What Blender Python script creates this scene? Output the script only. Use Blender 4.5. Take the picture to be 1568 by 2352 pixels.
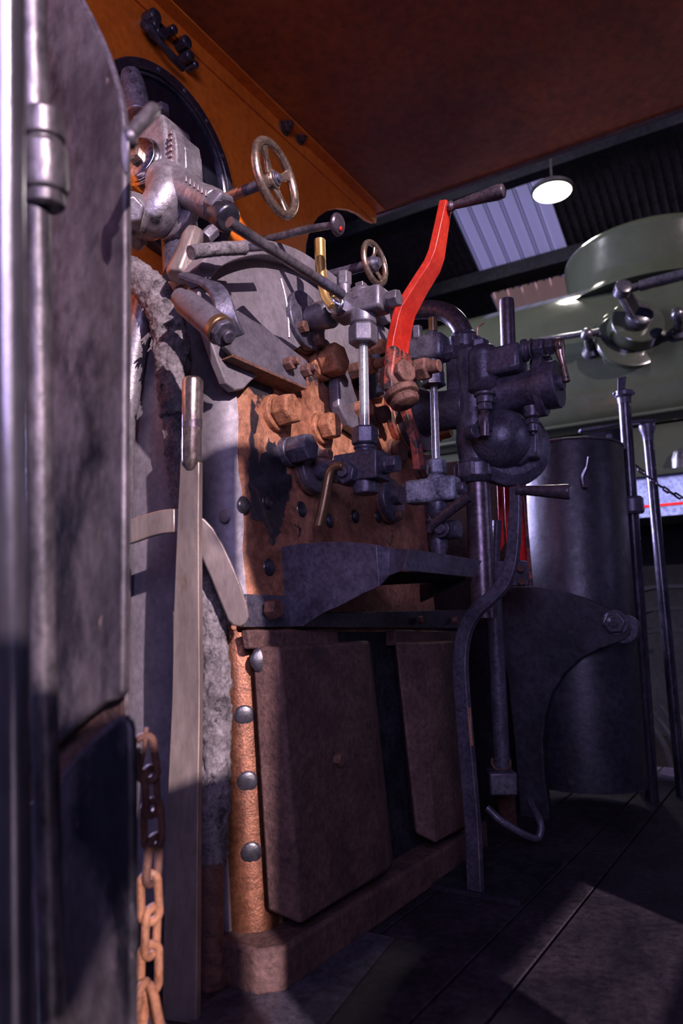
import bpy, bmesh, math, random
from mathutils import Vector as V, Matrix
random.seed(7)
for o in list(bpy.data.objects): bpy.data.objects.remove(o)
S = bpy.context.scene
# ------------------------------------------------------------------ camera
F, CX, CY, ROLL, H = 1686.0, 784.0, 1176.0, 0.012, 0.62
ax = V((1066, -254, -F)).normalized()
D_ = F*F/(254+1066*ROLL)
up = V((-ROLL*D_, D_, -F)).normalized()
up = (up-ax*up.dot(ax)).normalized()
ay = up.cross(ax)
M3 = Matrix((ax, ay, up))            # world = M3 @ cam
CAM = V((0, 0, H))
cam = bpy.data.cameras.new('camera'); co = bpy.data.objects.new('camera', cam)
S.collection.objects.link(co); S.camera = co
co.matrix_world = Matrix.Translation(CAM) @ M3.to_4x4()
cam.sensor_fit = 'VERTICAL'; cam.sensor_height = 36; cam.lens = 36*F/2352
cam.clip_start = 0.02; cam.clip_end = 200
cam.dof.use_dof = True; cam.dof.focus_distance = 1.75; cam.dof.aperture_fstop = 3.2
# ------------------------------------------------------------------ light
W = bpy.data.worlds.new('world'); S.world = W; W.use_nodes = True
bg = W.node_tree.nodes['Background']; bg.inputs[0].default_value = (0.22, 0.26, 0.88, 1); bg.inputs[1].default_value = 0.10
SUN_DIR = V((0.53, 0.83, -0.37)).normalized()
sun = bpy.data.lights.new('sun', 'SUN'); sun.energy = 5.0; sun.angle = 0.012; sun.color = (1.0, 0.80, 0.90)
so = bpy.data.objects.new('sun', sun); S.collection.objects.link(so)
so.rotation_euler = SUN_DIR.to_track_quat('-Z', 'Y').to_euler(); so.location = (-3, -5, 4)
def area(name, loc, to, size, energy, col, spread=math.pi):
    l = bpy.data.lights.new(name, 'AREA'); l.shape = 'RECTANGLE'; l.size, l.size_y = size; l.energy = energy; l.color = col; l.spread = spread
    o = bpy.data.objects.new(name, l); S.collection.objects.link(o); o.location = loc
    o.rotation_euler = (V(to)-V(loc)).to_track_quat('-Z', 'Y').to_euler(); return o
area('shed_door_daylight', (-2.4, -1.3, 1.9), (1.8, 0.8, 0.8), (2.0, 1.8), 92, (0.60, 0.50, 1.0))
area('shed_end_daylight', (3.1, 5.5, 2.6), (2.7, 0.7, 1.0), (1.6, 2.0), 300, (0.55, 0.52, 1.0), 1.5)
area('shed_side_daylight', (1.9, 4.5, 4.4), (4.78, 1.05, 2.6), (0.6, 1.7), 52, (0.86, 0.84, 1.0), 1.1)
S.view_settings.view_transform = 'Standard'; S.view_settings.look = 'None'
S.view_settings.gamma = 1; S.view_settings.use_curve_mapping = False
S.view_settings.exposure = 0.42
# ------------------------------------------------------------------ pixel helpers (pixel + real plane or distance -> point)
def ray(px, py): return M3 @ V(((px-CX)/F, -(py-CY)/F, -1))
def A(px, py, d): return CAM + ray(px, py)*d
def PLN(px, py, n, v):
    r = ray(px, py); return CAM + r*((v-CAM[n])/r[n])
def PX(px, py, x): return PLN(px, py, 0, x)
def PY(px, py, y): return PLN(px, py, 1, y)
def PZ(px, py, z): return PLN(px, py, 2, z)
SL = 0.08
def BH(px, py, off=0.0):                     # sloping backhead plane Y = .93+SL*(z-.62)-off
    r = ray(px, py); t = (0.93-off+SL*(CAM.z-0.62)-CAM.y)/(r.y-SL*r.z); return CAM+r*t
def BHY(z, off=0.0): return 0.93+SL*(z-0.62)-off
def mpp(p): return (M3.transposed() @ (V(p)-CAM)).z*-1/F      # metres per pixel at a point
XA, YA, ZA = V((1, 0, 0)), V((0, 1, 0)), V((0, 0, 1))
NB = V((0, -1, SL)).normalized()             # outward normal of the backhead
# ------------------------------------------------------------------ mesh builder
def basis(d):
    d = d.normalized(); a = ZA if abs(d.z) < 0.9 else XA
    u = a.cross(d).normalized(); return u, d.cross(u).normalized()
def catmull(pts, k):
    if k <= 1 or len(pts) < 3: return [V(p) for p in pts]
    P = [2*V(pts[0])-V(pts[1])]+[V(p) for p in pts]+[2*V(pts[-1])-V(pts[-2])]; out = []
    for i in range(1, len(P)-2):
        a, b, c, d = P[i-1:i+3]
        for j in range(k):
            t = j/k
            out.append(0.5*((2*b)+(c-a)*t+(2*a-5*b+4*c-d)*t*t+(3*b-a-3*c+d)*t**3))
    out.append(P[-2]); return out
class MB:
    def __init__(s): s.bm = bmesh.new()
    def ring(s, pts): return [s.bm.verts.new(p) for p in pts]
    def f(s, vs):
        try: s.bm.faces.new(vs)
        except ValueError: pass
    def skin(s, rings, closed=False, caps=True):
        n = len(rings[0]); m = len(rings)
        for i in range(m if closed else m-1):
            a, b = rings[i], rings[(i+1) % m]
            for j in range(n): s.f((a[j], a[(j+1) % n], b[(j+1) % n], b[j]))
        if caps and not closed: s.f(rings[0][::-1]); s.f(rings[-1])
        return s
    def lathe(s, p, d, prof, n=28, rot=0.0):
        p = V(p); d = V(d).normalized(); u, w = basis(d)
        s.skin([s.ring([p+d*t+(u*math.cos(rot+2*math.pi*j/n)+w*math.sin(rot+2*math.pi*j/n))*max(r, 1e-5) for j in range(n)]) for t, r in prof]); return s
    def cyl(s, p0, p1, r0, r1=None, n=28):
        p0, p1 = V(p0), V(p1); return s.lathe(p0, p1-p0, [(0, r0), ((p1-p0).length, r0 if r1 is None else r1)], n)
    def hexa(s, p0, p1, r, n=6, rot=0.3):       # nut with chamfered ends
        p0, p1 = V(p0), V(p1); L = (p1-p0).length; c = min(0.12*r, L*0.2)
        return s.lathe(p0, p1-p0, [(0, r-c), (c, r), (L-c, r), (L, r-c)], n, rot)
    def tube(s, pts, r, n=14, k=6, closed=False, rough=0.0):
        if closed: path = [V(p) for p in pts]; rs = [r]*len(path)
        else:
            path = catmull(pts, k)
            if isinstance(r, (list, tuple)):
                rs = []
                for i in range(len(path)):
                    t = i/(len(path)-1)*(len(r)-1); a = min(int(t), len(r)-2); rs.append(r[a]+(r[a+1]-r[a])*(t-a))
            else: rs = [r]*len(path)
        rings = []; u = None; m = len(path)
        for i, p in enumerate(path):
            if closed: d = path[(i+1) % m]-path[i-1]
            else: d = path[min(i+1, m-1)]-path[max(i-1, 0)]
            d.normalize()
            if u is None: u, w = basis(d)
            else:
                u = (u-d*u.dot(d)).normalized(); w = d.cross(u)
            rings.append(s.ring([p+(u*math.cos(2*math.pi*j/n)+w*math.sin(2*math.pi*j/n))*rs[i]*(1+rough*random.uniform(-1, 1)) for j in range(n)]))
        return s.skin(rings, closed)
    def bar(s, pts, w, t, wd, k=5):              # flat bar swept along a path; wd = width direction
        path = catmull(pts, k); rings = []; m = len(path); wd = V(wd).normalized()
        W_ = w if isinstance(w, (list, tuple)) else [w, w]
        for i, p in enumerate(path):
            d = (path[min(i+1, m-1)]-path[max(i-1, 0)]).normalized()
            a = (wd-d*wd.dot(d)).normalized(); b = d.cross(a)
            q = i/(m-1)*(len(W_)-1); z = min(int(q), len(W_)-2); hw = (W_[z]+(W_[z+1]-W_[z])*(q-z))/2
            rings.append(s.ring([p+a*hw+b*t/2, p-a*hw+b*t/2, p-a*hw-b*t/2, p+a*hw-b*t/2]))
        return s.skin(rings)
    def prism(s, pts, vec):
        vec = V(vec); a = s.ring([V(p) for p in pts]); b = s.ring([V(p)+vec for p in pts]); return s.skin([a, b])
    def obox(s, c, u, v, w):                     # centre and three half-edge vectors
        c, u, v, w = V(c), V(u), V(v), V(w)
        return s.prism([c-u-v-w, c+u-v-w, c+u+v-w, c-u+v-w], w*2)
    def box(s, x0, x1, y0, y1, z0, z1): return s.prism([(x0, y0, z0), (x1, y0, z0), (x1, y1, z0), (x0, y1, z0)], (0, 0, z1-z0))
    def dome(s, p, d, r, h, n=20, k=5):
        return s.lathe(p, d, [(h*math.sin(i/k*math.pi/2), r*math.cos(i/k*math.pi/2)) for i in range(k+1)], n)
    def ball(s, c, r, sq=(1, 1, 1)):
        bmesh.ops.create_uvsphere(s.bm, u_segments=24, v_segments=14, radius=1, matrix=Matrix.Translation(V(c)) @ Matrix.Diagonal((r*sq[0], r*sq[1], r*sq[2], 1))); return s
    def torus(s, c, d, R, r, n=40, m=12, sq=1.0):
        c = V(c); u, w = basis(V(d))
        return s.tube([c+u*R*math.cos(2*math.pi*i/n)+w*R*sq*math.sin(2*math.pi*i/n) for i in range(n)], r, m, closed=True)
    def link(s, c, lng, side, L, Wd, r, n=24):   # stadium chain link
        c, a, b = V(c), V(lng).normalized(), V(side); b = (b-a*b.dot(a)).normalized(); pts = []
        hl, hw = L/2-r, Wd/2-r; st = hl-hw
        for i in range(n):
            t = 2*math.pi*i/n; q = math.sin(t)
            pts.append(c+b*hw*math.cos(t)+a*(hw*q+(st if q >= 0 else -st)))
        return s.tube(pts, r, 10, closed=True)
    def build(s, name, mat, parent=None, bev=0.0015, ang=32, sub=0):
        bm = s.bm; bmesh.ops.recalc_face_normals(bm, faces=bm.faces)
        me = bpy.data.meshes.new(name); bm.to_mesh(me); bm.free()
        for p in me.polygons: p.use_smooth = True
        me.set_sharp_from_angle(angle=math.radians(ang)); me.materials.append(MAT[mat])
        o = bpy.data.objects.new(name, me); S.collection.objects.link(o)
        if parent:
            o.parent = parent; o.location = -WL.get(parent.name, V((0, 0, 0)))
        if bev:
            b = o.modifiers.new('bevel', 'BEVEL'); b.width = bev; b.segments = 2; b.limit_method = 'ANGLE'; b.angle_limit = math.radians(40); b.harden_normals = False
        return o
WL = {}
def thing(name, label, cat, loc=(0, 0, 0), group=None):
    o = bpy.data.objects.new(name, None); S.collection.objects.link(o); o.location = loc; o.empty_display_size = 0.05
    WL[o.name] = V(loc); o['label'] = label; o['category'] = cat
    if group: o['group'] = group
    return o
def tag(o, label, cat, group=None):
    o['label'] = label; o['category'] = cat
    if group: o['group'] = group
    return o
def struct(o): o['kind'] = 'structure'; return o
# ------------------------------------------------------------------ materials
MAT = {}
def mat(name, c1, c2, scale=12, rough=(0.4, 0.6), metal=0.0, bump=0.15, bscale=120, patch=None, spots=None, streak=(1, 1, 1), coat=0.0, edge=None, grime=0.45):
    m = bpy.data.materials.new(name); m.use_nodes = True; MAT[name] = m
    nt = m.node_tree; N = nt.nodes; L = nt.links; b = N['Principled BSDF']
    tc = N.new('ShaderNodeTexCoord'); mp = N.new('ShaderNodeMapping'); L.new(tc.outputs['Object'], mp.inputs[0]); mp.inputs['Scale'].default_value = streak
    def noise(sc, det=6, src=mp):
        n = N.new('ShaderNodeTexNoise'); n.inputs['Scale'].default_value = sc; n.inputs['Detail'].default_value = det; n.inputs['Roughness'].default_value = 0.62
        L.new(src.outputs[0], n.inputs['Vector']); return n
    def ramp(src, p0, p1, a=(0, 0, 0, 1), c=(1, 1, 1, 1)):
        r = N.new('ShaderNodeValToRGB'); e = r.color_ramp.elements; e[0].position = p0; e[1].position = p1; e[0].color = a; e[1].color = c
        L.new(src.outputs[0], r.inputs[0]); return r
    n1 = noise(scale); col = ramp(n1, 0.36, 0.66, (*c1, 1), (*c2, 1)); out = col.outputs[0]
    last = None
    for (pc, psc, thr, wid) in (patch or []):
        pn = noise(psc, 8); pr = ramp(pn, thr, thr+wid)
        mx = N.new('ShaderNodeMixRGB'); L.new(pr.outputs[0], mx.inputs[0]); L.new(out, mx.inputs[1]); mx.inputs[2].default_value = (*pc, 1); out = mx.outputs[0]; last = pr
    if grime:
        gn = noise(scale*5+20, 10); gr = ramp(gn, 0.34, 0.62, (1-grime,)*3+(1,), (1+grime*.45,)*3+(1,))
        mg = N.new('ShaderNodeMixRGB'); mg.blend_type = 'MULTIPLY'; mg.inputs[0].default_value = 1; L.new(out, mg.inputs[1]); L.new(gr.outputs[0], mg.inputs[2]); out = mg.outputs[0]
    if edge:
        bv = N.new('ShaderNodeBevel'); bv.samples = 4; bv.inputs[0].default_value = edge[3] if len(edge) > 3 else 0.003
        ge = N.new('ShaderNodeNewGeometry'); dt = N.new('ShaderNodeVectorMath'); dt.operation = 'DOT_PRODUCT'; L.new(bv.outputs[0], dt.inputs[0]); L.new(ge.outputs['Normal'], dt.inputs[1])
        er = N.new('ShaderNodeValToRGB'); e_ = er.color_ramp.elements; e_[0].position = 0.86; e_[0].color = (1, 1, 1, 1); e_[1].position = 0.985; e_[1].color = (0, 0, 0, 1); L.new(dt.outputs['Value'], er.inputs[0])
        wn = noise(60, 6); wr = ramp(wn, 0.40, 0.56); mm = N.new('ShaderNodeMath'); mm.operation = 'MULTIPLY'; L.new(er.outputs[0], mm.inputs[0]); L.new(wr.outputs[0], mm.inputs[1])
        me_ = N.new('ShaderNodeMixRGB'); L.new(mm.outputs[0], me_.inputs[0]); L.new(out, me_.inputs[1]); me_.inputs[2].default_value = (*edge[:3], 1); out = me_.outputs[0]
    L.new(out, b.inputs['Base Color'])
    rn = noise(scale*3); rr = N.new('ShaderNodeMapRange'); rr.inputs[3].default_value, rr.inputs[4].default_value = rough; rr.inputs[1].default_value = 0.3; rr.inputs[2].default_value = 0.7
    L.new(rn.outputs[0], rr.inputs[0]); L.new(rr.outputs[0], b.inputs['Roughness'])
    b.inputs['Metallic'].default_value = metal; b.inputs['Coat Weight'].default_value = coat; b.inputs['Coat Roughness'].default_value = 0.08
    if bump:
        bn = noise(bscale, 8); bp = N.new('ShaderNodeBump'); bp.inputs['Strength'].default_value = bump; bp.inputs['Distance'].default_value = 0.006
        L.new(bn.outputs[0], bp.inputs['Height']); prev = bp
        if last is not None:
            b2 = N.new('ShaderNodeBump'); b2.inputs['Strength'].default_value = min(1, bump*1.6); b2.inputs['Distance'].default_value = 0.0015
            L.new(last.outputs[0], b2.inputs['Height']); L.new(bp.outputs[0], b2.inputs['Normal']); prev = b2
        L.new(prev.outputs[0], b.inputs['Normal'])
    return m
K = (0.012, 0.011, 0.016)
mat('cladding', (0.16, 0.142, 0.158), (0.235, 0.21, 0.228), 9, (0.42, 0.62), 0.25, 0.18, 90, [(K, 5, 0.62, 0.12), ((0.30, 0.28, 0.28), 22, 0.70, 0.05)], edge=(0.4,0.35,0.33), grime=0.2)
mat('grey_iron', (0.10, 0.09, 0.108), (0.18, 0.162, 0.185), 22, (0.32, 0.5), 0.4, 0.12, 160, edge=(0.36, 0.30, 0.28), grime=0.2)
mat('cast_steel', (0.19, 0.172, 0.185), (0.36, 0.33, 0.345), 18, (0.28, 0.5), 0.6, 0.2, 110, [((0.03, 0.026, 0.03), 11, 0.6, 0.1)], edge=(0.6, 0.56, 0.56), grime=0.25)
mat('black_iron', (0.06, 0.055, 0.075), (0.12, 0.11, 0.145), 18, (0.28, 0.42), 0.35, 0.18, 130, [((0.13, 0.085, 0.07), 16, 0.66, 0.12)], edge=(0.22,0.14,0.11))
mat('black_paint', (0.014, 0.013, 0.018), (0.03, 0.027, 0.034), 8, (0.2, 0.38), 0.0, 0.2, 60, [((0.10, 0.07, 0.055), 30, 0.72, 0.06)], coat=0.2, edge=(0.15,0.1,0.09))
mat('black_sheet', (0.017, 0.016, 0.023), (0.040, 0.037, 0.05), 7, (0.34, 0.5), 0.1, 0.3, 26, [((0.09, 0.08, 0.09), 12, 0.68, 0.12)], edge=(0.2,0.13,0.11))
mat('panel_steel', (0.045, 0.038, 0.044), (0.14, 0.115, 0.125), 9, (0.36, 0.6), 0.35, 0.25, 60, [(K, 6, 0.53, 0.10), ((0.30, 0.22, 0.19), 26, 0.66, 0.05)], streak=(1, 1, 0.55), edge=(0.3,0.26,0.26), grime=0.35)
mat('pole_steel', (0.035, 0.032, 0.045), (0.085, 0.078, 0.10), 14, (0.16, 0.32), 0.55, 0.1, 70, [((0.35, 0.06, 0.03), 40, 0.72, 0.03)], streak=(1, 1, 0.4))
mat('rail_steel', (0.16, 0.15, 0.17), (0.30, 0.28, 0.31), 10, (0.16, 0.26), 0.85, 0.05, 70, [((0.35, 0.07, 0.04), 40, 0.72, 0.03)], streak=(1, 1, 0.3), grime=0.2)
mat('pipe_steel', (0.07, 0.062, 0.070), (0.19, 0.165, 0.175), 16, (0.25, 0.48), 0.55, 0.16, 90, [((0.2, 0.09, 0.05), 26, 0.7, 0.08)], streak=(1, 1, 0.5))
mat('rust', (0.20, 0.075, 0.03), (0.42, 0.18, 0.085), 26, (0.55, 0.8), 0.1, 0.4, 160, [((0.10, 0.042, 0.03), 18, 0.62, 0.10), ((0.42, 0.27, 0.20), 34, 0.64, 0.1)], edge=(0.55, 0.33, 0.22), grime=0.35)
mat('rust_plate', (0.20, 0.07, 0.034), (0.50, 0.23, 0.125), 9, (0.42, 0.7), 0.2, 0.45, 200, [((0.10, 0.04, 0.03), 12, 0.60, 0.10), ((0.46, 0.19, 0.05), 16, 0.66, 0.06), ((0.018, 0.016, 0.022), 7.5, 0.62, 0.03)], grime=0.4)
mat('rust_strip', (0.11, 0.042, 0.021), (0.22, 0.085, 0.042), 22, (0.28, 0.42), 0.6, 0.25, 200, [((0.05, 0.03, 0.025), 8, 0.6, 0.12)], grime=0.35)
mat('rust_brown', (0.075, 0.036, 0.032), (0.135, 0.072, 0.06), 12, (0.6, 0.8), 0.15, 0.6, 150, [((0.03, 0.022, 0.026), 5, 0.6, 0.12), ((0.2, 0.085, 0.035), 9, 0.72, 0.06)], edge=(0.28,0.17,0.12))
mat('rust_bolt', (0.085, 0.038, 0.028), (0.19, 0.088, 0.062), 40, (0.5, 0.75), 0.25, 0.5, 170, [((0.035, 0.026, 0.03), 30, 0.6, 0.12)], edge=(0.30, 0.17, 0.11), grime=0.3)
mat('worn_steel', (0.25, 0.2, 0.18), (0.40, 0.33, 0.29), 14, (0.3, 0.46), 0.6, 0.08, 160, [((0.22, 0.11, 0.055), 20, 0.66, 0.1)], streak=(1, 1, 0.3), edge=(0.5,0.27,0.15), grime=0.15)
mat('grip_steel', (0.30, 0.23, 0.2), (0.46, 0.37, 0.32), 24, (0.16, 0.3), 0.85, 0.04, 160, [((0.11, 0.08, 0.075), 12, 0.6, 0.06)], streak=(1, 1, 0.6))
mat('purple_grip', (0.085, 0.065, 0.078), (0.15, 0.115, 0.13), 14, (0.25, 0.4), 0.6, 0.06, 120)
mat('brass', (0.27, 0.165, 0.085), (0.36, 0.225, 0.115), 16, (0.26, 0.38), 0.85, 0.03, 120, grime=0.1)
mat('bright_brass', (0.60, 0.34, 0.09), (0.72, 0.46, 0.16), 14, (0.24, 0.32), 0.75, 0.02, 120, grime=0.08)
mat('bronze', (0.26, 0.19, 0.14), (0.42, 0.31, 0.23), 22, (0.22, 0.36), 0.8, 0.06, 140, [((0.13, 0.11, 0.11), 18, 0.62, 0.1)])
mat('copper', (0.44, 0.2, 0.12), (0.56, 0.28, 0.18), 20, (0.3, 0.42), 0.7, 0.06, 120)
mat('red_paint', (0.40, 0.016, 0.008), (0.54, 0.04, 0.018), 12, (0.28, 0.45), 0.0, 0.15, 60, [((0.03, 0.014, 0.014), 38, 0.69, 0.03), ((0.62, 0.14, 0.09), 16, 0.66, 0.08)], edge=(0.03,0.012,0.012,0.004), grime=0.2)
mat('red_worn', (0.16, 0.035, 0.025), (0.36, 0.075, 0.045), 18, (0.35, 0.6), 0.0, 0.3, 80, [((0.03, 0.02, 0.02), 26, 0.50, 0.06)], edge=(0.03, 0.015, 0.015))
mat('red_dark', (0.52, 0.010, 0.010), (0.68, 0.02, 0.014), 10, (0.25, 0.4), 0.0, 0.1, 60, [((0.03, 0.014, 0.014), 26, 0.7, 0.03)], grime=0.25)
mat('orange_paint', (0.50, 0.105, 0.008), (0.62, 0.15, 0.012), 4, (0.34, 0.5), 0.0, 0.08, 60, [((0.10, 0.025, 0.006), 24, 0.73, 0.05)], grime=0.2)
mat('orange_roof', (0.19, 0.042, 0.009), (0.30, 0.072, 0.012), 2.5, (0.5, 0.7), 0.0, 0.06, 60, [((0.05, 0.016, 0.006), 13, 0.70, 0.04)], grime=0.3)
mat('roof_edge', (0.03, 0.016, 0.014), (0.07, 0.035, 0.03), 12, (0.5, 0.7), 0.1, 0.2, 60)
mat('green_paint', (0.021, 0.0245, 0.0165), (0.027, 0.031, 0.021), 3, (0.12, 0.22), 0.0, 0.03, 14, coat=0.6, grime=0.06)
mat('blue_panel', (0.2, 0.24, 0.42), (0.27, 0.31, 0.5), 6, (0.2, 0.3), 0.0, 0.1, 30)
mat('lagging', (0.09, 0.078, 0.082), (0.25, 0.22, 0.225), 30, (0.65, 0.9), 0.1, 1.0, 60, [((0.04, 0.035, 0.04), 34, 0.6, 0.08)])
mat('matt_black', K, (0.03, 0.028, 0.034), 14, (0.6, 0.8), 0.0, 0.4, 60)  # also stands in as shade behind the covers and on the floor
mat('floor_plate', (0.011, 0.008, 0.014), (0.040, 0.029, 0.041), 7, (0.45, 0.7), 0.15, 0.4, 60, [((0.015, 0.013, 0.018), 4, 0.56, 0.14)], grime=0.6)
mat('shed_sheet', (0.02, 0.018, 0.022), (0.034, 0.03, 0.036), 3, (0.55, 0.75), 0.1, 0.05, 40)
mat('shed_beam', (0.012, 0.011, 0.015), (0.022, 0.02, 0.025), 3, (0.5, 0.7), 0.0, 0.05, 40)
mat('dark_frame', (0.003, 0.003, 0.004), (0.006, 0.006, 0.008), 5, (0.6, 0.8), 0.0, 0.1, 40)
mat('window_glass', (0.006, 0.007, 0.012), (0.014, 0.015, 0.022), 5, (0.05, 0.2), 0.0, 0.02, 20, [((0.03, 0.03, 0.04), 60, 0.68, 0.05)], streak=(3, 3, 0.6), grime=0.2)
mat('chrome', (0.45, 0.46, 0.5), (0.7, 0.7, 0.74), 20, (0.14, 0.25), 1.0, 0.03, 60)
mat('scale_white', (0.10, 0.11, 0.14), (0.42, 0.45, 0.5), 26, (0.45, 0.6), 0.2, 0.3, 120, [((0.03, 0.03, 0.045), 30, 0.58, 0.08)])
mat('chalk', (0.6, 0.56, 0.54), (0.7, 0.66, 0.64), 40, (0.8, 0.9), 0, 0, 40)
for nm_ in ('dark_frame', 'matt_black', 'shed_sheet', 'shed_beam'): MAT[nm_].node_tree.nodes['Principled BSDF'].inputs['Specular IOR Level'].default_value = 0.12
m = bpy.data.materials.new('tube_glass'); m.use_nodes = True; MAT['tube_glass'] = m; b = m.node_tree.nodes['Principled BSDF']
b.inputs['Base Color'].default_value = (0.85, 0.9, 0.88, 1); b.inputs['Roughness'].default_value = 0.06; b.inputs['Transmission Weight'].default_value = 0.85; b.inputs['IOR'].default_value = 1.5; b.inputs['Specular IOR Level'].default_value = 0.9
def emis(name, col, st):
    m = bpy.data.materials.new(name); m.use_nodes = True; MAT[name] = m; b = m.node_tree.nodes['Principled BSDF']
    b.inputs['Base Color'].default_value = (*col, 1); b.inputs['Emission Color'].default_value = (*col, 1); b.inputs['Emission Strength'].default_value = st
emis('lamp_glow', (1.0, 0.98, 0.86), 3.0)
emis('skylight_blue', (0.21, 0.195, 0.39), 0.55)
emis('skylight_rib', (0.07, 0.07, 0.16), 0.3)
emis('skylight_dim', (0.24, 0.15, 0.16), 0.30)

# ================================================================== SETTING
WY = 1.45; RX = 2.66; RZ = 2.44
out = [(860, 468), (858, 512), (843, 506), (822, 490), (800, 481), (775, 478), (752, 483), (730, 498), (712, 525), (703, 560), (700, 610), (700, 760), (700, 1100)]
P = [PY(a, b_, WY) for a, b_ in out]
bl = V((0.3, WY, P[-1].z))
struct(MB().prism([V((0.3, WY, RZ))]+[V((P[0].x, WY, RZ))]+P[1:]+[bl], (0, 0.012, 0)).build('wall_front', 'orange_paint', bev=0))
cb = MB()                                      # roof sheet with an unseen gap added to let sun onto the wall
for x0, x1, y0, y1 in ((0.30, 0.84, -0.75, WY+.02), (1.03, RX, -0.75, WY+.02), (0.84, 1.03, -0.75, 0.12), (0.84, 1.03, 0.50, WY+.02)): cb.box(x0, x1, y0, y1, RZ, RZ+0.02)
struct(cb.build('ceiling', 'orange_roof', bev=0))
struct(MB().box(2.08, 3.4, WY, WY+0.012, 0, 1.10).build('wall_front', 'black_paint', bev=0))  # low plate added to keep shed-end light off the lower cab
struct(MB().box(2.62, 2.632, 0.86, WY, 0, 1.26).build('wall_right', 'black_paint', bev=0))
t1 = MB(); t1.box(0.3, P[0].x, WY-0.05, WY, RZ-0.008, RZ-0.001); t1.box(0.3, P[0].x, WY-0.008, WY, RZ-0.055, RZ-0.001)
t1 = struct(t1.build('trim_1', 'orange_paint'))
t2 = struct(MB().box(RX-0.004, RX+0.012, -0.75, WY+0.02, RZ-0.012, RZ+0.024).build('trim_2', 'roof_edge'))
# floor boards: one setting object with open joints between the plates
fb = MB(); g = 0.003
ys = [-1.4, PZ(1123, 2342, 0).y, PZ(947, 2342, 0).y, 0.80, 1.5]
for y0, y1 in zip(ys[:-1], ys[1:]):
    fb.box(-0.52, 3.6, y0+g, y1-g, -0.04, 0)
fb.box(-0.52, 3.6, -1.4, 1.5, -0.06, -0.041)
struct(fb.build('floor', 'floor_plate', bev=0.002))
# added sun blocker out of view, its openings cut to place sun and shade
RY = -0.62
def back(p):                                  # where the sunbeam that lights p crosses the rear sun blocker
    t = (p.y-RY)/SUN_DIR.y; return p-SUN_DIR*t
def rear(x0, x1, z0, z1): struct(MB().box(x0, x1, RY-0.012, RY, z0, z1).build('rear_sun_blocker', 'black_paint', bev=0))
def rearp(pts): struct(MB().prism([(x, RY, z) for x, z in pts], (0, -0.012, 0)).build('rear_sun_blocker', 'black_paint', bev=0))
rear(0.19, 2.66, 0, 0.39); rear(0.19, 0.62, 0.39, 0.51); rear(1.20, 2.66, 0.39, 0.51)      # gap added in the blocker for a sun patch on the floor
rearp([(0.19, 0.51), (2.66, 0.51), (2.66, RZ), (0.84, RZ), (0.84, 1.86), (0.62, 1.74), (0.30, 1.71), (0.145, 1.70), (0.145, 1.47), (0.19, 1.36)])
rearp([(0.035, 1.47), (0.11, 1.40), (0.127, 1.42), (0.127, 1.70), (0.03, 1.70)])
rear(0.03, 0.30, 1.68, 1.71)
rearp([(-0.52, 0.80), (-0.28, 0.82), (-0.21, 0.965), (-0.10, 0.93), (-0.10, 0.0), (0.115, 0.0), (0.115, 1.045), (-0.04, 1.055), (-0.38, 1.135), (-0.52, 1.14)])
struct(MB().box(-0.53, -0.52, RY, 1.45, -0.04, 0.86).build('side_light_blocker', 'black_paint', bev=0))  # low unseen blocker added to keep fill light off the floor
# ------------------------------------------------------------------ shed
def shedz(x): return 4.06-0.5*(x-6.0)
def corr(y0, y1, x0, x1, pitch, name, mt, lift=0.0, h=0.03):
    mb = MB(); n = max(2, int((y1-y0)/pitch)); prof = []
    for i in range(n):
        y = y0+(y1-y0)*i/n; w = (y1-y0)/n
        prof += [(y, 0), (y+w*0.72, 0), (y+w*0.8, -h), (y+w*0.92, -h)]
    prof.append((y1, 0))
    a = mb.ring([(x0, y, shedz(x0)+z+lift) for y, z in prof]); b_ = mb.ring([(x1, y, shedz(x1)+z+lift) for y, z in prof])
    for i in range(len(prof)-1): mb.f((a[i], a[i+1], b_[i+1], b_[i]))
    return struct(mb.build(name, mt, bev=0))
def shed_pt(px, py):
    r = ray(px, py); t = (shedz(0)-CAM.z)/(r.z+0.5*r.x); return CAM+r*t
sa, sb, sc_, sd = shed_pt(1035, 490), shed_pt(1240, 400), shed_pt(1112, 632), shed_pt(1312, 585)
sy1 = (sa.y+sc_.y)/2; sy0 = (sb.y+sd.y)/2; sx0 = shed_pt(1140, 430).x; sx1 = shed_pt(1210, 605).x
s2 = shed_pt(1215, 690); s2x1 = s2.x+0.8; s2x0 = sx1+0.2
for nm, y0, y1, x0, x1 in (('shed_roof', sy1, 9.0, 2.9, 9.5), ('shed_roof', -9.0, sy0, 2.9, 9.5), ('shed_roof', sy0, sy1, 2.9, sx0), ('shed_roof', sy0, sy1, s2x1, 9.5), ('shed_roof', sy0, sy1, sx1, s2x0)):
    corr(y0, y1, x0, x1, 0.07, nm, 'shed_sheet', 0, 0.016)
w2 = corr(sy0, sy1, sx0, sx1, (sy1-sy0)/6, 'window_2', 'skylight_blue', 0.02, 0.035)
for i in range(6):
    y = sy0+(sy1-sy0)*(i+.86)/6
    for o_ in (-.012, .012): MB().prism([(sx0, y+o_-.005, shedz(sx0)-.016), (sx0, y+o_+.005, shedz(sx0)-.016), (sx1, y+o_+.005, shedz(sx1)-.016), (sx1, y+o_-.005, shedz(sx1)-.016)], (0, 0, -.006)).build('rib', 'skylight_rib', w2, 0)
corr(sy0, sy1, s2x0, s2x1, (sy1-sy0)/6, 'window_3', 'skylight_dim', 0.02, 0.035)
for (px, py) in ((1200, 592), (1150, 388)):
    x = shed_pt(px, py).x
    struct(MB().box(x-0.06, x+0.06, -9, 9, shedz(x)-0.17, shedz(x)-0.04).build('roof_beam', 'shed_beam', bev=0.004))
x = shed_pt(900, 880).x
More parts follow.
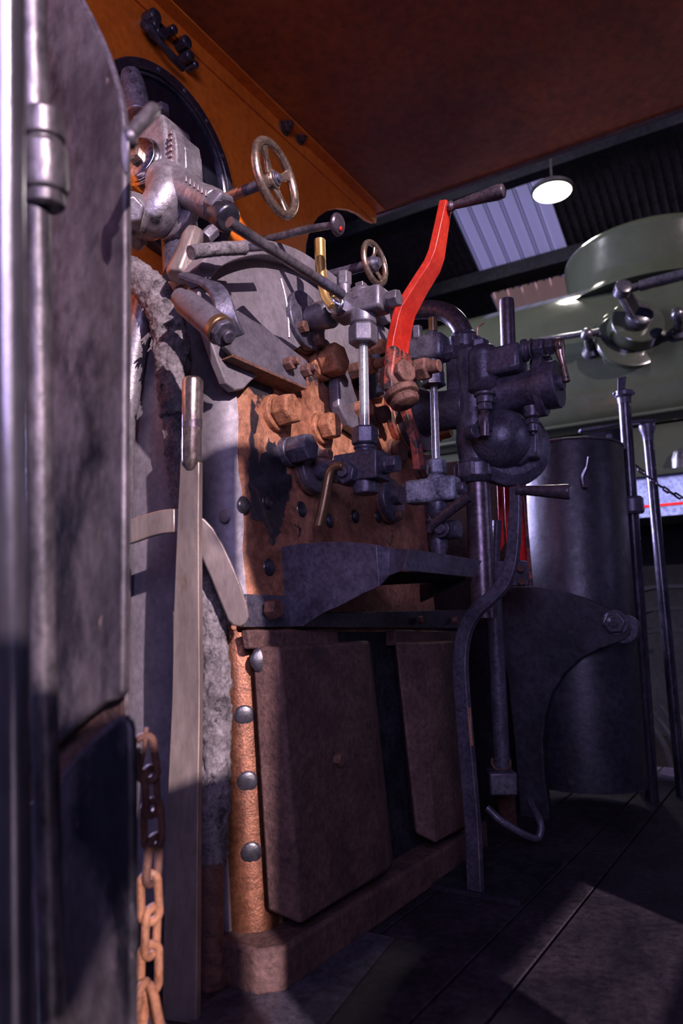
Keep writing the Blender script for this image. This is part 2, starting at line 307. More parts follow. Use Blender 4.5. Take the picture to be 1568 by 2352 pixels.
struct(MB().box(9.5, 9.6, -9, 9, -1.2, shedz(9.5)+0.1).build('wall_shed', 'dark_frame', bev=0))
lp = A(1268, 440, 5.3)
t = thing('pendant_lamp', 'round glowing pendant lamp under the shed roof', 'lamp', lp)
MB().lathe(lp+V((0, 0, -0.005)), ZA, [(0, 0.132), (0.008, 0.146), (0.03, 0.146), (0.045, 0.13), (0.05, 0.02)], 36).build('lamp_shade', 'shed_beam', t)
MB().lathe(lp+V((0, 0, -0.006)), -ZA, [(0, 0.135), (0.006, 0.13), (0.012, 0.1), (0.015, 0.0)], 36).build('diffuser', 'lamp_glow', t)
MB().cyl(lp+V((0, 0, 0.04)), V((lp.x, lp.y, shedz(lp.x))), 0.008).build('rod', 'shed_beam', t)
pl = bpy.data.lights.new('pendant_light', 'SPOT'); pl.energy = 60; pl.spot_size = 2.6; pl.spot_blend = 0.6; pl.shadow_soft_size = 0.12; pl.color = (1, 0.93, 0.85)
po = bpy.data.objects.new('pendant_light', pl); S.collection.objects.link(po); po.location = lp-V((0, 0, 0.05))
# ================================================================== BOILER
SX = 1.12                                     # near side of the firebox
bo = thing('locomotive_boiler', 'rusty boiler backhead with grey cladding in the middle of the cab', 'boiler', (1.6, 1.2, 0))
R_ = 0.06; BX1 = 2.08
def corner_outline(z, off, x0, r, x1, yb=1.44):
    y = BHY(z, off); pts = []
    for i in range(9):
        a = math.pi/2*i/8
        pts.append(V((x0+r-r*math.cos(a), y+r-r*math.sin(a), z)))
    return [V((x0, yb, z))]+pts+[V((x1-r, y, z)), V((x1, y+r, z)), V((x1, yb, z))]
mb = MB(); mb.skin([mb.ring(corner_outline(z, 0, SX, R_, BX1)) for z in (0.0, 0.25, 0.5, 0.75, 1.0, 1.2, 1.40)])
mb.build('backhead_plate', 'rust_plate', bo, 0.002, 50)
mb = MB(); mb.skin([mb.ring(corner_outline(z, 0.004, SX-0.003, R_, SX+0.12, 1.2)) for z in (0.03, 0.2, 0.4, 0.62)])
mb.build('corner_flange', 'rust_strip', bo, 0.002, 50)
# grey cladding: side sheet, rounded shoulder and arched top sheet
prof = [BH(a, b_, 0.014) for a, b_ in ((566, 868), (556, 900), (548, 960), (545, 1080), (540, 1300), (538, 1440))]
cl = MB(); OF = 0.012
zs = [-0.02, 0.3, 0.62, 0.635]+[0.66+0.04*i for i in range(16)]+[1.3, 1.36, 1.40, 1.425]
rings = []
for z in zs:
    sh = 0.0 if z < 1.3 else (z-1.3)/0.125
    ins = 0.10*(1-math.sqrt(max(0, 1-sh*sh)))
    am = 0.05 if z < 0.63 else 1.02+0.05*math.sin(z*31)+0.04*math.sin(z*77)
    arc = lambda rr: [V((SX+R_-rr*math.cos(am*i/8)+ins, BHY(z)+R_-rr*math.sin(am*i/8)+ins*0.4, z)) for i in range(9)]
    a = [V((SX-0.009+ins, 1.44, z))]+arc(R_+0.009)
    b2 = arc(R_+0.001)[::-1]+[V((SX-0.001+ins, 1.43, z))]
    rings.append(cl.ring(a+b2))
cl.skin(rings); cl.build('side_cladding', 'cladding', bo, 0.002, 40)
# arched grey sheet over the top of the backhead
def arch(off, pts, th, name, mt):
    P_ = [BH(a, b_, off) for a, b_ in pts]; return MB().prism(P_, -NB*th).build(name, mt, bo, 0.003)
arch(0.022, [(452, 640), (470, 618), (500, 600), (540, 588), (580, 583), (625, 590), (680, 612), (725, 645), (780, 690), (860, 735), (960, 800), (960, 980), (900, 900), (780, 850), (722, 800), (700, 790), (672, 808), (660, 830), (612, 860), (592, 864), (578, 874), (560, 893), (540, 896), (520, 880), (500, 830), (480, 770), (458, 710)], 0.02, 'cladding_sheet', 'cladding')
band = [BH(a, b_, 0.03) for a, b_ in ((446, 640), (475, 606), (520, 585), (575, 576), (630, 584), (685, 606), (740, 645), (800, 690), (880, 735))]
MB().bar(band, 0.035, 0.05, NB.cross(band[4]-band[3])).build('cladding_band', 'cladding', bo, 0.003)
# top of the firebox wrapper
mb = MB(); pts = [(SX+0.0, 1.34), (SX+0.06, 1.40), (SX+0.2, 1.45), (1.6, 1.47), (1.98, 1.43), (2.07, 1.35)]
mb.prism([V((x, BHY(z)+0.03, z)) for x, z in pts]+[V((2.07, BHY(1.3)+.03, 1.3)), V((SX, BHY(1.3)+.03, 1.3))], (0, 0.45, 0)).build('wrapper_top', 'cladding', bo, 0.006)
MB().tube([BH(a, b_, 0.0245) for a, b_ in ((645, 640), (655, 680), (661, 720), (664, 775))], 0.0022, 8).build('chalk_mark', 'chalk', bo, 0)
# foundation ring and step at the foot
mb = MB(); zt = 0.075
P_ = [V((SX-0.045, 1.3, 0)), V((SX-0.045, BHY(0)-0.03, 0)), V((SX-0.01, BHY(0)-0.062, 0)), V((BX1, BHY(0)-0.062, 0)), V((BX1, 1.3, 0))]
mb.prism(P_, (0, 0, zt)).build('foundation_ring', 'rust_brown', bo, 0.008)
# rivets
rv = [(545, 1645, .012), (549, 1798, .012), (553, 1962, .012)]
for px, py, o_ in rv:
    p = PX(px, py, SX-0.002); d = V((-0.72, -0.69, 0))
    y = BHY(p.z, .004); c = V((SX+R_-0.003, y+R_, p.z))+d*(R_-0.002); MB().dome(c, d, 0.020, 0.0045).build('rivet', 'black_paint', bo, 0)
for px, py in ((613, 1152), (617, 1303), (692, 1170), (815, 1186), (868, 1186), (756, 1195), (985, 1195), (560, 1160)):
    MB().dome(BH(px, py), NB, 0.019, 0.007).build('rivet', 'black_paint', bo, 0)
MB().prism([BH(a_, b_, 0.004) for a_, b_ in ((622, 1450), (1075, 1452), (1100, 1985), (655, 2140))], -NB*.006).build('gap_shade_plate', 'matt_black', bo, 0)  # dark plate added for the shade in the gaps between the covers
# wash-out plugs, studs and nuts
def plug(px, py, r, L, mt, base=1.25, off=0.0, n=6, rot=0.3, name='washout_plug', bt='rust'):
    c = BH(px, py, off); s = r*mpp(c)
    mb = MB(); mb.cyl(c-NB*0.01, c+NB*L*0.25, s*base, s*base*0.95)
    mb.hexa(c+NB*L*0.25, c+NB*L, s, n, rot); mb.build(name, mt, bo, 0.003)
plug(628, 950, 38, .058, 'rust', 1.18); plug(733, 985, 32, .05, 'rust', 1.2, rot=0.1); plug(733, 838, 38, .068, 'rust', 1.1, rot=0.0)
plug(657, 1040, 34, .07, 'black_iron', 1.05, rot=0.2); plug(960, 1073, 30, .04, 'rust_bolt', 1.1); plug(905, 1040, 30, .03, 'rust_bolt', 1.1)
plug(812, 945, 22, .05, 'rust', 1.15, 0.02, name='stud_nut'); plug(862, 957, 20, .04, 'rust_bolt', 1.15, 0.02, 14, name='stud_nut')
plug(850, 805, 19, .05, 'rust', 1.15, 0.02, name='stud_nut'); plug(797, 858, 20, .05, 'rust_bolt', 1.15, 0.02, name='stud_nut')
plug(1005, 1000, 14, .05, 'brass', 1.1, name='brass_plug')
c = BH(838, 845, 0.06); mb = MB(); mb.hexa(c, c+NB*0.03, 0.024)
for i in range(5): mb.lathe(c+NB*(0.03+i*0.008), NB, [(0, .0125), (.004, .0145), (.008, .0125)], 18)
mb.build('threaded_stud', 'rust', bo, 0.001)
# curved dogs of the mud door
mb = MB()
mb.prism([BH(a, b_, .035) for a, b_ in ((775, 862), (800, 850), (815, 900), (832, 945), (870, 985), (872, 1000), (838, 1002), (800, 975), (778, 930))], -NB*0.03)
mb.build('mud_door_dog', 'grey_iron', bo, 0.004)
MB().prism([BH(a, b_, .03) for a, b_ in ((835, 830), (870, 820), (900, 860), (890, 910), (860, 915), (835, 880))], -NB*0.03).build('mud_door_dog', 'black_iron', bo, 0.004)
MB().tube([BH(a, b_, .05) for a, b_ in ((862, 815), (870, 860), (872, 905))], 0.012).build('clip', 'scale_white', bo, 0)
fl = [(578, 915), (588, 930), (592, 975), (584, 1010), (594, 1062), (606, 1040), (618, 1004), (632, 1020), (650, 1050), (658, 1084), (670, 1104), (664, 1150), (652, 1176), (648, 1204), (638, 1232), (626, 1252), (616, 1216), (600, 1196), (584, 1194), (576, 1160), (574, 1100), (572, 1010)]
rf = random.Random(5); fp = []
for i, p in enumerate(fl):
    q = fl[(i+1) % len(fl)]
    for k in range(4): fp.append((p[0]+(q[0]-p[0])*k/4+(rf.uniform(-4, 4) if k else 0), p[1]+(q[1]-p[1])*k/4+(rf.uniform(-6, 6) if k else 0)))
MB().prism([BH(a_, b_, 0.0018) for a_, b_ in fp], -NB*.004).build('paint_remnant', 'black_paint', bo, 0)
# inspection plates low on the side
MB().dome(PX(515, 1185, SX-0.009), -XA, 0.014, 0.004).build('side_rivet', 'cladding', bo, 0)

# ------------------------------------------------------------------ rusty covers below the shelf
def cover(label, front, topy, bot, th, nm='firehole_cover'):
    pass
t = thing('damper_cover', 'large dark rusty sheet cover below the black shelf', 'cover', BH(700, 2100))
O1 = 0.075
fr = [BH(a, b_, O1) for a, b_ in ((640, 1486), (832, 1474), (884, 2004), (690, 2126))]
sd = [BH(576, 1484, 0.012), BH(612, 2092, 0.012)]
mb = MB(); A0 = [sd[0], fr[0], fr[1], BH(850, 1470, 0.01)]; A1 = [sd[1], fr[3], fr[2], BH(905, 1990, 0.01)]
mid = [(p*2+q)/3 for p, q in zip(A0, A1)]; mid2 = [(p+q*2)/3 for p, q in zip(A0, A1)]
mb.skin([mb.ring(A0), mb.ring(mid), mb.ring(mid2), mb.ring(A1)]); mb.build('cover_sheet', 'rust_brown', t, 0.007)
MB().prism([BH(a, b_, 0.03) for a, b_ in ((570, 1446), (775, 1448), (780, 1482), (576, 1490))], -NB*0.02).build('top_flange', 'rust_brown', t, 0.004)
c = BH(770, 1745, O1-0.003); MB().hexa(c, c+NB*0.018, 0.014).build('bolt', 'rust_bolt', t)
c = BH(603, 1515, O1*0.45); d = (NB-XA*0.9).normalized(); MB().dome(c, d, 0.024, 0.005).build('rivet', 'black_paint', t, 0)
t = thing('damper_cover', 'narrow rusty sheet cover beside the curved black lever', 'cover', BH(980, 1900))
mb = MB()
A0 = [BH(903, 1478, 0.012), BH(908, 1476, 0.05), BH(968, 1476, 0.085), BH(1035, 1472, 0.085), BH(1072, 1470, 0.03)]
A1 = [BH(948, 1905, 0.012), BH(955, 1915, 0.05), BH(1000, 1938, 0.085), BH(1052, 1908, 0.085), BH(1090, 1890, 0.03)]
mb.skin([mb.ring(A0), mb.ring([(p+q)/2 for p, q in zip(A0, A1)]), mb.ring(A1)]); mb.build('cover_sheet', 'rust_brown', t, 0.006)
MB().prism([BH(a, b_, 0.04) for a, b_ in ((908, 1446), (1060, 1450), (1060, 1480), (908, 1482))], -NB*0.03).build('top_flange', 'rust_brown', t, 0.004)

# ------------------------------------------------------------------ black shelf under the gauges
t = thing('drip_shelf', 'black steel shelf with curved rim below the gauge glasses', 'shelf', BH(700, 1440))
SXX = 1.275
top = [(648, 1256), (690, 1250), (740, 1246), (790, 1245), (830, 1247), (865, 1252)]
botm = [(656, 1440), (700, 1438), (745, 1408), (795, 1386), (840, 1362), (872, 1347)]
a = [PX(x, y, SXX) for x, y in top]; b2 = [PX(x, y, SXX) for x, y in botm]
ye = a[-1].y-0.07
rim = [PX(900, 1258, SXX+0.02), PY(935, 1262, ye-0.01), PY(1000, 1271, ye-0.012), PY(1060, 1281, ye-0.012), PY(1100, 1288, ye-0.01)]
rib = [PX(898, 1322, SXX+0.02), PY(922, 1310, ye-0.01), PY(1000, 1318, ye-0.012), PY(1060, 1324, ye-0.012), PY(1082, 1326, ye-0.01)]
a += rim; b2 += rib
e0, e1 = PY(1100, 1288, ye-0.01), PY(1082, 1326, ye-0.01)
a.append(V((e0.x+0.03, ye+0.16, e0.z))); b2.append(V((e0.x+0.03, ye+0.16, e1.z-0.05)))
mb = MB(); th = 0.007; n = len(a); outer = []; rings = []
for i in range(n):
    d = (a[min(i+1, n-1)]-a[max(i-1, 0)]); d.z = 0; d.normalize(); nn = V((-d.y, d.x, 0))*th
    rings.append(mb.ring([a[i], a[i]+nn*-1, b2[i]+nn*-1, b2[i]]))
mb.skin(rings); mb.build('rim', 'black_iron', t, 0.002, 40)
zf = e1.z-0.004
mb = MB(); mb.prism([V((SXX+.03, BHY(.85)-.01, zf+.0)), V((SXX+.03, ye+.06, zf)), V((SXX+0.09, ye+0.01, zf)), V((e0.x, ye+0.01, zf)), V((e0.x+.02, BHY(.85)-.01, zf))], (0, 0, 0.006)).build('tray_bottom', 'matt_black', t)
MB().prism([BH(a_, b_, 0.012) for a_, b_ in ((565, 1364), (650, 1368), (672, 1366), (690, 1441), (1070, 1441), (1070, 1446), (562, 1446))][:4]+[BH(562, 1440, 0.012)], -NB*0.012).build('bracket_plate', 'black_iron', t)
MB().prism([BH(a_, b_, 0.022) for a_, b_ in ((700, 1408), (1075, 1400), (1075, 1443), (690, 1441))], -NB*0.012).build('back_rail', 'black_paint', t)
c = BH(617, 1400, 0.02); MB().hexa(c, c+NB*0.026, 0.021).build('bolt', 'rust_bolt', t)
for px in (960, 1040): c = BH(px, 1425, 0.028); MB().hexa(c, c+NB*0.015, 0.012).build('bolt', 'rust_bolt', t)

# ------------------------------------------------------------------ water gauges
def G(px, py): return PX(px, py, XG)
XG = 1.39
t = thing('water_gauge', 'larger water gauge with brass handles, nearest the grey cladding', 'gauge', BH(838, 1000), 'boiler water gauges')
def flange(px, py, r, x, th, mt1, mt2, bolts, par, nm='flange'):
    y = PX(px, py, x); c = V((x, BHY(y.z), y.z)); 
    fl = MB().lathe(c-NB*0.01, NB, [(0, r*1.05), (th*0.55+.01, r*1.05), (th*.6+.01, r)], 36).build(nm, mt1, par, 0.002)
    MB().lathe(c+NB*th*.6, NB, [(0, r), (th*.7, r), (th*.8, r*.93)], 36).build(nm, mt2, par, 0.002)
    for ang in bolts:
        q = c+NB*th*1.35+XA*r*.72*math.cos(ang)+ZA*r*.72*math.sin(ang)
        MB().hexa(q-NB*0.005, q+NB*0.022, 0.0155).build('bolt', 'rust_bolt', par)
    return c+NB*th*1.4
c = flange(722, 733, 0.073, XG, 0.026, 'rust_bolt', 'black_iron', (3.9, 5.2, 0.9), t)
zc = G(830, 700).z; yb = G(885, 700).y; ya = G(772, 700).y; h = 0.036
mb = MB(); mb.cyl(c, V((XG, ya+.01, zc)), 0.03, 0.036)
mb.prism([V((XG-h*.85, ya, zc-h*.8)), V((XG+h*.85, ya, zc-h*.8)), V((XG+h*.85, ya, zc+h*.75)), V((XG-h*.85, ya, zc+h*.75))], (0, yb-ya, 0))
yg = G(833, 740).y
mb.cyl(V((XG, yg, zc)), V((XG, yg, G(833, 750).z)), 0.031); mb.cyl(V((XG, yg, zc)), V((XG, yg, zc+h*1.02)), 0.034, 0.03)
tc_ = mb.build('top_cock_body', 'grey_iron', t, 0.008)
p = V((XG, G(790, 640).y, 0)); mb = MB(); mb.cyl(V((XG, p.y, zc)), V((XG, p.y, G(790, 655).z)), 0.015)
mb.hexa(V((XG, p.y, G(790, 657).z)), V((XG, p.y, G(790, 626).z)), 0.0185).build('stem_nut', 'grey_iron', t)
MB().hexa(V((XG, G(829, 660).y, zc+h*.7)), V((XG, G(829, 660).y, G(829, 650).z)), 0.0145, 4, .78).build('top_plug', 'grey_iron', t)
q = G(890, 690); MB().cyl(V((XG, yb+.005, q.z)), V((XG, yb-.012, q.z)), .017).hexa(V((XG, yb-.01, q.z)), V((XG, yb-.036, q.z)), 0.0205).build('end_nut', 'grey_iron', t)
zg0, zg1 = G(833, 748).z, G(833, 792).z
mb = MB(); mb.lathe(V((XG, yg, zg0+.012)), -ZA, [(0, .029), (.006, .032), (.012, .029)]); mb.hexa(V((XG, yg, zg0)), V((XG, yg, zg1)), 0.034, 6, 0.5); mb.build('gland_nut', 'grey_iron', t, .002)
zl = G(845, 980).z; yl = G(845, 1000).y; yl = yg
gl = MB().cyl(V((XG, yg, zg1+.002)), V((XG, yg, zl-.01)), 0.0108).build('gauge_glass', 'tube_glass', t, 0)
MB().cyl(V((XG+.004, yg+.002, zg1)), V((XG+.004, yg+.002, zl-.01)), 0.0035).build('glint_strip', 'chrome', gl, 0)  # chrome strip added inside for the bright centre of the glass
z1, z2 = zl, G(845, 1022).z
MB().hexa(V((XG, yg, z1)), V((XG, yg, z2)), 0.0305, 6, .5).build('lower_gland_nut', 'black_iron', t, .002)
zc2 = G(838, 1075).z; ya, yb = G(782, 1075).y, G(880, 1075).y
mb = MB(); mb.lathe(V((XG, yg, z2)), -ZA, [(0, .024), (.006, .027), (.012, .022), (.02, .027), (.045, .03), (.09, .026)])
h = .032; mb.prism([V((XG-h, ya, zc2-h)), V((XG+h, ya, zc2-h)), V((XG+h, ya, zc2+h)), V((XG-h, ya, zc2+h))], (0, yb-ya, 0))
mb.lathe(V((XG, yg, zc2-.028)), -ZA, [(0, .028), (.012, .028), (.016, .029), (.032, .027)]); mb.build('bottom_cock_body', 'black_iron', t, .007)
MB().cyl(V((XG, yb+.004, zc2)), V((XG, yb-.014, zc2)), .02).hexa(V((XG, yb-.012, zc2)), V((XG, yb-.038, zc2)), .0205).build('end_nut', 'black_iron', t)
c = flange(730, 1078, 0.058, XG, 0.022, 'rust_bolt', 'grey_iron', (1.0,), t)
MB().cyl(c, V((XG, ya+.01, zc2)), .026).build('neck', 'black_iron', t)
# brass handles
xh = XG-0.055
q = PX(766, 696, xh); mb = MB(); mb.torus(q+XA*.006, XA, .019, .0055); mb.hexa(q+XA*.03, q+XA*.004, .024); mb.cyl(q+XA*.03, q-XA*.014, .009); mb.build('handle_nut', 'chrome', t, .001)
MB().tube([PX(a_, b_, xh-.012) for a_, b_ in ((762, 704), (748, 684), (741, 655), (736, 610), (734, 551))], [.008, .0105, .0118, .0125, .0128], 18).build('handle', 'bright_brass', t, 0.001)
q = PX(790, 1085, XG-.05); mb = MB(); mb.hexa(q+XA*.03, q, .026); mb.cyl(q, q-XA*.012, .012); mb.build('handle_nut', 'black_iron', t)
MB().tube([PX(a_, b_, XG-.062) for a_, b_ in ((788, 1070), (770, 1073), (758, 1086), (752, 1112), (743, 1160), (732, 1208))], [.009, .0105, .0115, .012, .012, .0125], 18).build('handle', 'brass', t, 0.001)

XG = 1.768
t = thing('water_gauge', 'smaller far water gauge beside the black injector', 'gauge', BH(1000, 1100), 'boiler water gauges')
zc = G(985, 805).z; ya, yb = G(945, 805).y, G(1026, 805).y; h = .036; yg = G(998, 960).y
mb = MB(); mb.prism([V((XG-h, ya, zc-h)), V((XG+h, ya, zc-h)), V((XG+h, ya, zc+h)), V((XG-h, ya, zc+h))], (0, yb-ya, 0)); mb.cyl(V((XG, BHY(zc), zc)), V((XG, ya, zc)), .03); mb.cyl(V((XG, yg, zc)), V((XG, yg, G(998, 862).z)), .028); mb.build('top_cock_body', 'black_iron', t, .012)
yy = G(957, 770).y; MB().cyl(V((XG, yy, zc+.03)), V((XG, yy, G(957, 782).z)), .012).hexa(V((XG, yy, G(957, 780).z)), V((XG, yy, G(957, 750).z)), .0165).build('stem_nut', 'black_iron', t)
yy = G(991, 765).y; MB().cyl(V((XG, yy, zc+.03)), V((XG, yy, G(991, 765).z)), .018).hexa(V((XG, yy, G(991, 782).z)), V((XG, yy, G(991, 762).z)), .016).build('top_plug', 'black_iron', t)
MB().cyl(V((XG, yy-.004, G(991, 764).z)), V((XG, yy-.004, G(993, 730).z)), .0125).build('plug_stem', 'brass', t)
q = G(1040, 808); MB().hexa(V((XG, yb+.005, q.z)), V((XG, yb-.025, q.z)), .021).build('end_nut', 'black_iron', t)
MB().hexa(V((XG, yg, G(998, 852).z)), V((XG, yg, G(998, 888).z)), .031, 6, .5).lathe(V((XG, yg, G(998, 880).z)), -ZA, [(0, .034), (.008, .034)], 6, .5).build('gland_nut', 'black_iron', t, .002)
z0, z1 = G(998, 888).z, G(1003, 1056).z
gl = MB().cyl(V((XG, yg, z0+.01)), V((XG, yg, z1-.01)), .0105).build('gauge_glass', 'tube_glass', t, 0)
MB().cyl(V((XG+.004, yg+.002, z0)), V((XG+.004, yg+.002, z1)), .003).build('glint_strip', 'chrome', gl, 0)  # added chrome line gives the far glass its glint
MB().hexa(V((XG, yg, z1)), V((XG, yg, G(1003, 1090).z)), .0275, 6, .5).build('lower_gland_nut', 'scale_white', t, .002)
zc2 = G(1000, 1128).z; ya, yb = G(938, 1128).y, G(1052, 1128).y; h = .034
mb = MB(); mb.lathe(V((XG, yg, G(1003, 1088).z)), -ZA, [(0, .022), (.01, .025), (.03, .025)]); mb.prism([V((XG-h*.8, ya, zc2-h*.9)), V((XG+h*.8, ya, zc2-h*.9)), V((XG+h*.8, ya, zc2+h)), V((XG-h*.8, ya, zc2+h))], (0, yb-ya, 0)); mb.build('bottom_cock_body', 'scale_white', t, .009)
MB().cyl(V((XG, ya+.02, zc2)), V((XG, BHY(zc2), zc2)), .026).build('neck', 'black_iron', t)
MB().hexa(V((XG, yb+.005, zc2)), V((XG, yb-.02, zc2)), .018).build('end_nut', 'black_iron', t)
c = flange(908, 1150, 0.062, XG, 0.022, 'rust_bolt', 'black_iron', (0.9, 4.9), t)
mb = MB(); mb.lathe(V((XG, yg, zc2-.03)), -ZA, [(0, .027), (.03, .027), (.045, .018), (.07, .022), (.12, .024), (.15, .014), (.19, .014)]); mb.build('drain_cock', 'black_iron', t, .003)
q = PX(1012, 1215, XG-.035); MB().cyl(q+XA*.03, q, .022).cyl(q, q-XA*.012, .014).build('spindle', 'black_iron', t)
MB().tube([PX(a_, b_, XG-.05) for a_, b_ in ((984, 1222), (992, 1206), (1010, 1192), (1040, 1168), (1078, 1140))], [.01, .012, .0125, .013, .0145], 16).build('handle', 'purple_grip', t, .001)
q = V((XG, yg-.02, G(1030, 1217).z)); MB().lathe(q, -YA, [(0, .026), (.035, .026), (.04, .022)]).build('end_disc', 'black_iron', t)

# ------------------------------------------------------------------ red reversing lever
LX = 1.56
def Lp(px, py, dx=0): return PX(px, py, LX+dx)
t = thing('cranked_lever', 'bright red cranked lever with dark grip on rusty pivot', 'lever', Lp(905, 880))
MB().bar([Lp(908, 850), Lp(914, 790), Lp(924, 738), Lp(932, 712), Lp(962, 660), Lp(992, 612), Lp(1002, 585), Lp(1012, 530), Lp(1023, 466)], [.086, .084, .078, .074, .064, .060, .056, .046, .034], .02, XA, 1).build('arm', 'red_paint', t, .002)
MB().bar([Lp(907, 905), Lp(909, 870), Lp(913, 838), Lp(916, 806)], [.08, .088, .088, .086], .026, XA, 3).build('arm_foot', 'red_worn', t, .004)
g0, g1 = Lp(1026, 477), Lp(1156, 438)
MB().lathe(g0, g1-g0, [(0, .010), (.012, .014), (.02, .0095), (.03, .0105), (.1, .0155), ((g1-g0).length*.9, .0185), ((g1-g0).length, .0165), ((g1-g0).length+.004, .008)], 24).build('grip', 'purple_grip', t, .001)
c = Lp(905, 868); d = V((-.35, -.9, .12)).normalized()
mb = MB(); mb.lathe(c-d*.02, d, [(0, .038), (.03, .038), (.034, .042), (.045, .042), (.05, .034)]); mb.hexa(c+d*.028, c+d*.05, .031, 8); mb.build('pivot_bolt', 'rust_bolt', t, .002)
c2 = Lp(922, 905); d2 = (Lp(935, 935)-Lp(912, 880)).normalized()
MB().lathe(c2-d2*.02, d2, [(0, .03), (.012, .044), (.026, .044), (.03, .03), (.038, .04), (.05, .034), (.056, .02)], 12).build('lower_boss', 'rust_bolt', t, .002)
c = PX(945, 855, LX+.08); mb = MB(); mb.lathe(c+YA*.03, -YA, [(0, .05), (.018, .05), (.024, .042)]); mb.build('collar', 'rust_bolt', t, .002)
c = PX(970, 848, LX+.08); mb = MB(); mb.hexa(c+YA*.018, c-YA*.018, .031); mb.build('nut', 'rust_bolt', t, .002)
c = PX(985, 845, LX+.08); MB().cyl(c+YA*.01, c-YA*.03, .0165).build('bolt_end', 'rust_bolt', t, .002)
MB().bar([PX(925, 925, LX+.1), PX(936, 960, LX+.12), PX(955, 1020, LX+.13), PX(962, 1080, LX+.14)], .035, .02, XA).build('link_arm', 'red_worn', t, .003)

# ------------------------------------------------------------------ injector
XI = 1.94
def I(px, py, dx=0): return PX(px, py, XI+dx)
t = thing('injector', 'black cast injector with brass turn handle, bolted to the boiler', 'injector', I(1100, 1080))
c = I(955, 955); zc = c.z; cb = V((XI, BHY(zc), zc))
MB().lathe(cb, NB, [(0, .125), (.02, .125), (.024, .115)], 40).build('boiler_flange', 'red_worn', t, .003)
MB().lathe(cb+NB*.026, NB, [(0, .116), (.03, .116), (.036, .105)], 40).build('flange', 'black_iron', t, .003)
MB().torus(cb+NB*.025, NB, .114, .004).build('gasket', 'rust', t, 0)
mb = MB(); za = I(1030, 940).z
mb.lathe(cb+NB*.05, I(1085, 935)-(cb+NB*.05), [(0, .082), (.05, .06), (.1, .058), (.16, .062)], 28)
x, y = XI, I(1090, 930).y
mb.lathe(V((x, y, I(1090, 800).z)), -ZA, [(0, .035), (.012, .052), (.06, .054), (.12, .05), (.20, .053), (.28, .058), (.34, .05)], 30)
mb.build('barrel', 'black_iron', t, .003, 40)
b0 = I(1150, 1010); MB().ball(b0, .088, (1, 1, .98)).build('bulb', 'black_iron', t, 0)
d = V((-.8, -.6, .06)).normalized()
q = I(1168, 1026, .035); MB().lathe(q, d, [(-.02, .09), (-.012, .118), (.012, .118), (.02, .106), (.03, .09)], 40).build('bulb_flange', 'black_iron', t, .003)
q = I(1225, 1020); MB().prism([I(a_, b_) for a_, b_ in ((1204, 962), (1228, 965), (1233, 985), (1233, 1035), (1228, 1050), (1212, 1050), (1190, 1070), (1180, 1060), (1200, 1010))], (.05, 0, 0)).build('lug', 'black_iron', t, .006)
# upper cross body
b0 = I(1110, 835, -.03); z0 = I(1110, 905, -.03).z; z1 = I(1110, 800, -.03).z
mb = MB(); mb.lathe(V((XI-.03, b0.y, z1+.004)), -ZA, [(0, .03), (.01, .043), (.03, .045), (.1, .045), (.13, .047), (.14, .042)], 28)
y0, y1 = b0.y, I(1200, 830, -.03).y; zz = I(1150, 832, -.03).z
mb.prism([V((XI-.07, y0, zz-.045)), V((XI+.02, y0, zz-.045)), V((XI+.02, y0, zz+.035)), V((XI-.065, y0, zz+.035))], (0, y1-y0, 0.006))
mb.build('steam_chest', 'black_iron', t, .012)
mb = MB(); zz2 = I(1200, 900).z; mb.lathe(V((XI, I(1115, 900).y, zz2)), V((0, -1, .02)), [(0, .06), (.06, .052), (.10, .05), (.15, .056), (.18, .066), (.21, .066)], 30); mb.build('delivery_branch', 'black_iron', t, .003)
q = V((XI, I(1232, 890).y, I(1235, 888).z)); mb = MB()
pts = []
for i in range(28):
    a_ = 2*math.pi*i/28; rr = .066+.012*abs(math.sin(a_))**3; pts.append(q+XA*rr*.78*math.cos(a_)+ZA*rr*1.12*math.sin(a_))
mb.prism(pts, (0, -.026, 0)); mb.lathe(q-YA*.026, -YA, [(0, .052), (.012, .052), (.016, .044), (.02, .03)], 30); mb.build('end_flange', 'black_iron', t, .003)
MB().cyl(q-YA*.04, q-YA*.075, .0225).build('end_plug', 'black_iron', t)
q = V((XI-.03, I(1100, 795, -.03).y, 0)); MB().hexa(V((q.x, q.y, I(1100, 806, -.03).z)), V((q.x, q.y, I(1100, 782, -.03).z)), .028).build('cap_nut', 'black_iron', t, .002)
# turn handle
h0, h1 = I(1200, 806, -.02), I(1288, 792, -.02); d = (h1-h0).normalized()
mb = MB(); mb.lathe(h0, d, [(0, .032), (.012, .032), (.014, .025), (.022, .025), (.024, .03), (.03, .03)]); mb.hexa(h0+d*.032, h0+d*.062, .029); mb.hexa(h0+d*.066, h0+d*.088, .025); mb.cyl(h0+d*.08, h1, .0125); mb.build('gland', 'black_iron', t, .002)
hb = I(1284, 793, -.02); mb = MB(); mb.lathe(hb+d*-.012, d, [(0, .014), (.005, .02), (.018, .02), (.024, .014)]); mb.tube([hb, I(1287, 815, -.02), I(1292, 835, -.02), I(1301, 877, -.02)], [.014, .012, .008, .010], 14); mb.build('turn_handle', 'bronze', t, .001)
q = I(1262, 836, .03); MB().cyl(q+YA*.05, q-YA*.005, .025).build('side_plug', 'black_iron', t, .003)
